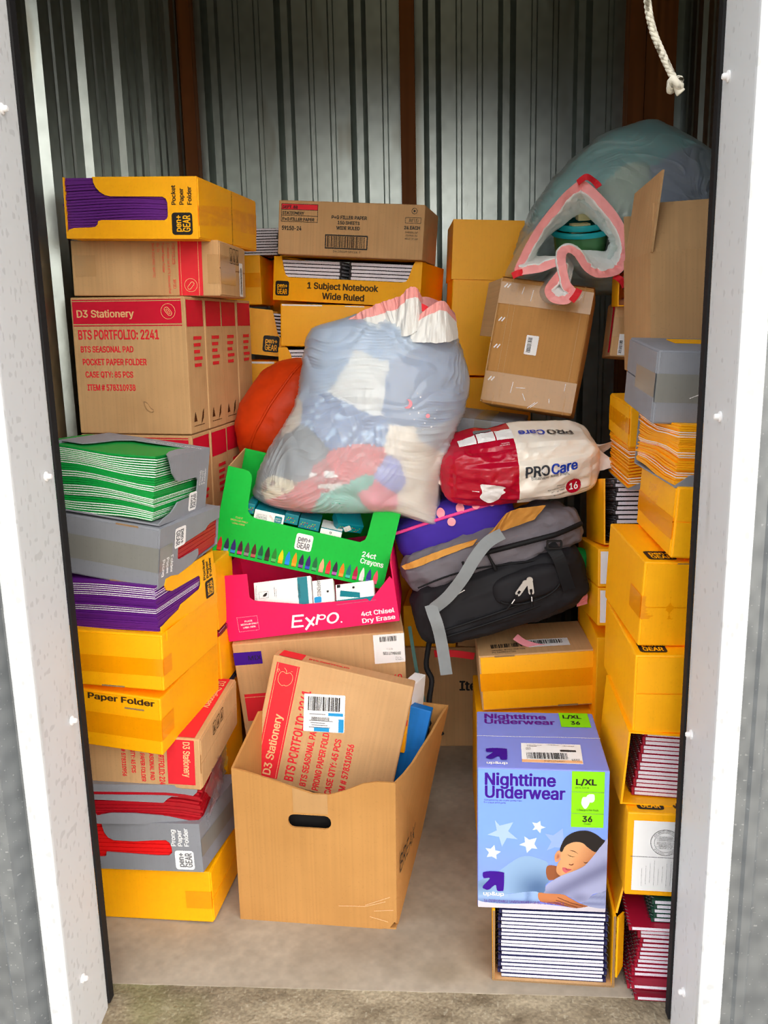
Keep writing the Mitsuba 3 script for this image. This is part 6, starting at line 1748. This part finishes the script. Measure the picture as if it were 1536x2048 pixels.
put(child(kg, 'seam'), tube(lg(np.stack([-.2 + .36 * t, -.144 + .03 * (t - .5) ** 2, -.026 + .012 * np.sin(t * 5)], 1)), .0022, 5), 'webbing_black', smooth=True)
for (dx) in (-.075, -.01):
    put(child(kg, 'zip_cord'), tube(lg([(dx, -.147, .012), (dx + .004, -.153, -.008), (dx + .008, -.15, -.03)]), [.003, .004, .005], 6), 'webbing_black', smooth=True)
lin = ruffle([(.085, .635, .775), (.12, .63, .795), (.16, .64, .81), (.23, .66, .83)], [(.128, .62, .808), (.150, .615, .848), (.180, .63, .862), (.26, .68, .862)], seed=4, amp=.004, n=50, m=12)
put(child(kg, 'tan_lining'), (lin[0].reshape(-1, 3), lin[1]), 'cloth_tan', smooth=True)
lin = ruffle([(-.09, .67, .70), (-.05, .655, .715), (.01, .65, .742), (.08, .64, .772)], [(-.10, .68, .708), (-.05, .66, .733), (.01, .655, .758), (.09, .645, .786)], seed=6, amp=.003, n=50, m=8)
put(child(kg, 'tan_lining'), (lin[0].reshape(-1, 3), lin[1]), 'cloth_tan', smooth=True)
put(child(kg, 'strap'), ribbon([(.148, .60, .809), (.112, .585, .792), (.082, .575, .757), (.052, .572, .707), (.016, .585, .656), (-.018, .60, .622)], .030, up=(1, -.1, -.3), thick=.0025), 'webbing_gray')
put(child(kg, 'strap'), ribbon([(-.026, .598, .632), (-.020, .594, .612), (-.009, .592, .579), (.001, .60, .527), (.012, .602, .448)], .030, up=(1, 0, .1), thick=.0025), 'webbing_gray')
ku = key_of('backpack')
tag(ku, 'purple backpack with pink dots and pink zipper under the clear bag corner', 'backpack')
cu = np.array([.035, .82, .795])
v, f, uv = pillow(cu, (.16, .13, .068), rotm(0, 0, -17), .6, .55, 100, 60, fd(12, .006))
put(child(ku, 'body'), (v, f), 'cloth_purple', smooth=True)
lu = lambda p: np.asarray(p, float) @ rotm(0, 0, -17).T + cu
put(child(ku, 'zipper'), tube(lu(np.stack([-.15 + .3 * t, np.full(30, -.126) + .5 * (t - .5) ** 2 * .12, .034 + .006 * np.sin(t * 3.1)], 1)), .0045, 6), 'hot_pink', smooth=True)
for x, z in ((-.02, .052), (.03, .05), (.07, .048), (.0, .026), (.11, .044)):
    v2, t2 = tri(Point(x, z).buffer(.0105))
    a_ = (np.abs(v2[:, 0]) / .16) ** (2 / .55)
    yy = -.134 * np.clip(1 - np.abs(v2[:, 1] / .071) ** (2 / .6), .05, 1) ** .3
    put(child(ku, 'pink_dot'), (lu(np.c_[v2[:, 0], yy - .002, v2[:, 1]]), t2), 'pale_pink')

# ---- pack of adult briefs


class Soft(Bx):
    def world(s, p):
        p = np.asarray(p, float).copy()
        q = p * np.array([14, 14, 20])
        n1 = meshkit.fbm(q + 3, 4, 5) - .5
        rid = np.abs(meshkit.fbm(p * np.array([16, 8, 22]) + 4, 3, 8) - .5)
        k = np.clip((np.abs(p[:, 0]) / (s.w / 2)) ** 3, 0, 1)
        p[:, 1] -= (n1 * .026 - rid * .034) * (p[:, 1] < 0)
        p[:, 2] += (n1 * .020 - rid * .022) * (p[:, 2] > s.h * .6)
        mid = s.h / 2
        p[:, 2] = mid + (p[:, 2] - mid) * (1 - .16 * k)
        p[:, 1] *= (1 - .30 * k)
        return p @ s.R.T + s.pos


b = Soft('briefs_pack', [0.1969, 0.775, 0.885, 7.0, 16.2, -4.0, 0.39, 0.19, 0.148], 'red and white plastic pack of adult briefs lettered ProCare on the backpacks', 'pack', bulge=.0)
b.bul, b.sg = .024, np.array([1, .5, .3, .3, .7, 0])
W_, D_, H_ = b.w, b.d, b.h
V, F, U, o = [], [], [], 0
r = .028
for fc in ('front', 'back', 'left', 'right', 'top', 'bottom'):
    a_, c_ = b.size(fc)
    us = np.r_[0, np.linspace(r, a_ - r, 61), a_] if a_ > .3 else np.r_[0, np.linspace(r, a_ - r, 25), a_]
    us = np.sort(np.r_[np.linspace(0, r, 7)[:-1], us[1:-1], np.linspace(a_ - r, a_, 7)[1:]])
    vs = np.r_[np.linspace(0, r, 7)[:-1], np.linspace(r, c_ - r, 22), np.linspace(c_ - r, c_, 7)[1:]]
    u, v = map(np.ravel, np.meshgrid(us, vs))
    p = b.on(fc, np.c_[u, v])
    cc = np.array([0, 0, H_ / 2])
    q = np.clip(p - cc, -np.array([W_, D_, H_]) / 2 + r, np.array([W_, D_, H_]) / 2 - r)
    dl = p - cc - q
    nl = np.linalg.norm(dl, axis=1, keepdims=True)
    p = np.where((np.abs(dl) > 1e-9).sum(1, keepdims=True) > 1, cc + q + dl / np.maximum(nl, 1e-9) * np.minimum(nl, r), p)
    nu_ = len(us)
    i, j = map(np.ravel, np.meshgrid(np.arange(nu_ - 1), np.arange(len(vs) - 1)))
    g = j * nu_ + i
    F.append(np.c_[g, g + 1, g + nu_ + 1, g + nu_] + o)
    V.append(p)
    o += len(p)
V, F = np.vstack(V), np.vstack(F)
F = np.vstack([F[:, [0, 1, 2]], F[:, [0, 2, 3]]])
mat('pack_red', (178, 8, 44), .22, .6)
mat('pack_white', (242, 236, 226), .25, .6)
xm = V[F][:, :, 0].mean(1)
split = W_ * .46 - W_ / 2
for nm, sel, m in (('red_half', xm < split, 'pack_red'), ('white_half', xm >= split, 'pack_white')):
    b.add(nm, (V, F[sel]), m, smooth=True)


def soft_words(m, f, items, part, out=.0032):
    P = []
    for it in items:
        v, t = textat(*it[:-1], **it[-1]) if isinstance(it[-1], dict) else textat(*it)
        v3, t = trimesh.remesh.subdivide_to_size(np.c_[v, v[:, :1] * 0], t, .006, max_iter=12)[:2]
        P.append((b.on(f, v3[:, :2], out), t))
    b.add(part, cat(P), m)


def soft_shape(m, f, g, part, out=.0028):
    v, t = tri(g)
    v3, t = trimesh.remesh.subdivide_to_size(np.c_[v, v[:, :1] * 0], t, .008, max_iter=12)[:2]
    return b.add(part, (b.on(f, v3[:, :2], out), t), m)


mat('brand_blue', (16, 60, 178), .35, .5)
mat('brand_dark', (44, 52, 62), .35, .5)
soft_words('brand_dark', 'front', [('PRO', .192, .092, .024, 1, {'wd': .062, 'bold': True})], 'brand_lettering')
soft_words('brand_blue', 'front', [('Care', .257, .093, .024, 2, {'wd': .067, 'bold': True})], 'brand_lettering')
soft_shape('white', 'front', sbox(.2345, .099, .2395, .110).union(sbox(.2315, .102, .2425, .107)), 'brand_cross', .0042)
soft_words('brand_dark', 'front', [('Breathable Adult Briefs', .207, .080, .0075, 1, {'wd': .095}), ('Maximum', .272, .052, .0045, 0, {'wd': .022}), ('Maximum Absorbency', .248, .044, .0045, 0, {'wd': .046}), ('32" - 44" Waist', .258, .036, .0045, 0, {'wd': .036}), ('(81-112 cm)', .262, .028, .004, 0, {'wd': .03})], 'fine_print')
k_ = soft_shape('pack_red', 'front', Point(.316, .043).buffer(.0195), 'count_disc')
soft_words('white', 'front', [('16', .303, .034, .018, 0, {'wd': .024, 'bold': True})], 'count_lettering', .0044)
soft_shape('white', 'front', blob([(.085, .075), (.10, .079), (.12, .077), (.143, .07), (.139, .06), (.144, .054), (.135, .046), (.126, .03), (.108, .024), (.094, .028), (.083, .04), (.088, .056)]), 'garment_picture')
soft_shape('white', 'front', sbox(.065, .056, .082, .058), 'picture_line')
soft_words('brand_blue', 'top', [('Care', .262, .085, .024, 180, {'wd': .067, 'bold': True})], 'brand_lettering')
soft_words('brand_dark', 'top', [('PRO', .332, .085, .024, 180, {'wd': .066, 'bold': True})], 'brand_lettering')
for q in range(3):
    soft_shape('white', 'top', sbox(.045 + .046 * q, .05, .088 + .046 * q, .098), 'size_table')
soft_shape('ink_gray', 'top', sbox(.088, .103, .132, .125), 'size_table')
soft_words('white', 'top', [('MEDIUM', .165, .036, .004, 180, {'wd': .02})], 'size_word')
soft_words('white', 'top', [('MAXIMUM', .165, .029, .004, 180, {'wd': .024})], 'size_word')
for (p0, p1, p2, p3) in (((W_ / 2 - .02, -.02, .10), (W_ / 2 + .075, -.02, .14), (W_ / 2 + .02, .03, .06), (W_ / 2 - .02, .05, .12)), ((W_ / 2 - .02, -.04, .03), (W_ / 2 + .06, -.04, .05), (W_ / 2 + .012, -.0, .095), (W_ / 2 - .02, .03, .08))):
    g = np.linspace(0, 1, 9)
    a_, c_ = np.meshgrid(g, g)
    P = ((1 - a_) * (1 - c_))[..., None] * p0 + (a_ * (1 - c_))[..., None] * p1 + (a_ * c_)[..., None] * p2 + ((1 - a_) * c_)[..., None] * p3
    P[..., 1] += .012 * (meshkit.fbm(P * 40, 2, 3) - .5)
    i, j = map(np.ravel, np.meshgrid(np.arange(8), np.arange(8)))
    b.add('end_fin', (P.reshape(-1, 3), np.c_[j * 9 + i, j * 9 + i + 1, j * 9 + i + 10, j * 9 + i + 9]), 'pack_white', smooth=True)
for (p0, p1, p2, p3) in (((-W_ / 2 + .03, -.05, .01), (-W_ / 2 - .015, -.05, .055), (-W_ / 2 + .0, -.02, .075), (-W_ / 2 + .03, 0, .05)),):
    b.add('end_fin', (np.array([p0, p1, p2, p3]), np.array([[0, 1, 2, 3]])), 'pack_white')

# ---- straps, cords and ribbons in the gaps
ks = key_of('green_strap')
put(ks, ribbon([(-.083, .72, .533), (-.073, .70, .47), (-.061, .69, .399), (-.045, .66, .345)], [.009] * 19, up=(1, 0, 0), thick=.003), 'webbing_green')
tag(ks, 'thin gray green strap hanging behind the tilted stationery carton', 'strap')
ks = key_of('backpack_strap')
put(ks, tube(spline([(-.025, .70, .53), (-.04, .69, .44), (-.026, .68, .40), (-.033, .66, .345), (-.02, .62, .315), (.0, .60, .285)], 8, closed=False), [.007] * 41, 8), 'webbing_black', smooth=True)
tag(ks, 'thick black strap hanging into the big open carton', 'strap')
ks = key_of('black_webbing')
put(ks, ribbon([(-.085, .60, .345), (-.06, .585, .35), (-.035, .58, .325), (-.045, .57, .30)], .02, up=(.2, 0, 1), thick=.004), 'webbing_black')
tag(ks, 'crumpled black webbing on top of the big open carton', 'strap')
ks = key_of('red_ribbon')
put(ks, ribbon([(-.02, .84, .41), (.03, .83, .415), (.09, .84, .403)], .02, up=(0, 0, 1)), 'print_red')
tag(ks, 'dark red ribbon under the black backpack', 'ribbon')
ks = key_of('pink_ribbon')
put(ks, ribbon([(.19, .70, .512), (.212, .69, .500), (.245, .68, .494), (.28, .675, .494), (.302, .68, .494)], [.026, .026, .026, .025, .024, .024, .023, .023, .022, .022, .021, .02, .02, .019, .018, .018, .017, .016, .016, .015, .014, .013, .01, .008, .004], up=(.35, .9, .3)), 'pale_pink')
tag(ks, 'pale pink ribbon lying over the label of the brown topped carton', 'ribbon')
ks = key_of('pink_ribbon')
put(ks, ribbon([(.29, .70, .62), (.33, .69, .632), (.352, .69, .625), (.356, .69, .60)], .034, up=(.1, .1, 1)), 'pale_pink')
tag(ks, 'crumpled pink ribbon at the right end of the black backpack', 'ribbon')
ks = key_of('green_cloth')
v, f, uv = pillow((.36, .80, .69), (.035, .04, .03), np.eye(3), .9, .9, 40, 24, lambda p: .008 * (meshkit.fbm(p * 40, 3, 2) - .5))
put(ks, (v, f), 'folder_green', smooth=True)
tag(ks, 'scrap of green cloth at the right end of the backpacks', 'cloth')

# ---- crumpled clear film on the split gray carton
b3 = Bx('clear_film', F_['L3'], 'crumpled clear plastic film hanging from the split gray carton over red folders', 'plastic film')
n_ = 26
a_, c_ = np.meshgrid(np.linspace(0, 1, n_), np.linspace(0, 1, n_))
P = np.stack([b3.w / 2 + .012 + .018 * np.sin(c_ * 3) * (1 - a_ * .5), -b3.d / 2 - .01 + .24 * a_, .004 + .09 * c_ + .02 * a_], -1)
P += .03 * (np.abs(meshkit.fbm(P * np.array([10, 22, 30]), 3, 4) - .5)[..., None] * 2 - .2) * np.array([1, .15, .1])
i, j = map(np.ravel, np.meshgrid(np.arange(n_ - 1), np.arange(n_ - 1)))
put(b3.key, (b3.world(P.reshape(-1, 3)), np.c_[j * n_ + i, j * n_ + i + 1, j * n_ + i + n_ + 1, j * n_ + i + n_]), 'film_clear')

# ---- the door's pull rope
RP = spline([(.318, -.02, 2.30), (.306, -.01, 2.1), (.305, 0, 1.93), (.312, 0, 1.79), (.322, 0, 1.735), (.340, 0, 1.695), (.352, 0, 1.672), (.3585, 0, 1.660)], 24, closed=False)
kr = key_of('pull_rope')
tag(kr, 'frayed white pull rope with a knotted end hanging in the doorway', 'rope')


def rope_col(p, n, uv):
    return mix(L(206, 202, 188), L(110, 104, 90), smoothstep(.45, .75, fbm(p.x * 160, p.y * 160, p.z * 70, 3)))


mat('rope', mikit.proc(rope_col), .9, .1)
s_ = np.cumsum(np.r_[0, np.linalg.norm(np.diff(RP, axis=0), axis=1)])
tgt = np.linspace(0, s_[-1], 460)
RP = np.stack([np.interp(tgt, s_, RP[:, c]) for c in range(3)], 1)
for q in range(3):
    a = tgt / .022 * 2 * np.pi + q * 2.094
    put(child(kr, 'strand'), tube(RP + np.stack([.0028 * np.cos(a), .0028 * np.sin(a), 0 * a], 1), .0033, 7), 'rope', smooth=True)
kt = np.linspace(0, 2 * np.pi * 1.6, 70)
put(child(kr, 'knot'), tube(np.stack([.360 + .0075 * np.cos(kt), .0075 * np.sin(kt), 1.659 - .010 * kt / 10 + .004 * np.sin(2 * kt)], 1), .0055, 8), 'rope', smooth=True)
put(child(kr, 'rope_end'), tube(spline([(.359, 0, 1.655), (.364, 0, 1.648), (.3695, 0, 1.641)], 6, closed=False), [.006, .006, .006, .006, .0062, .0064, .0066, .0068, .007, .0072, .0074, .0076, .006], 8), 'rope', smooth=True)
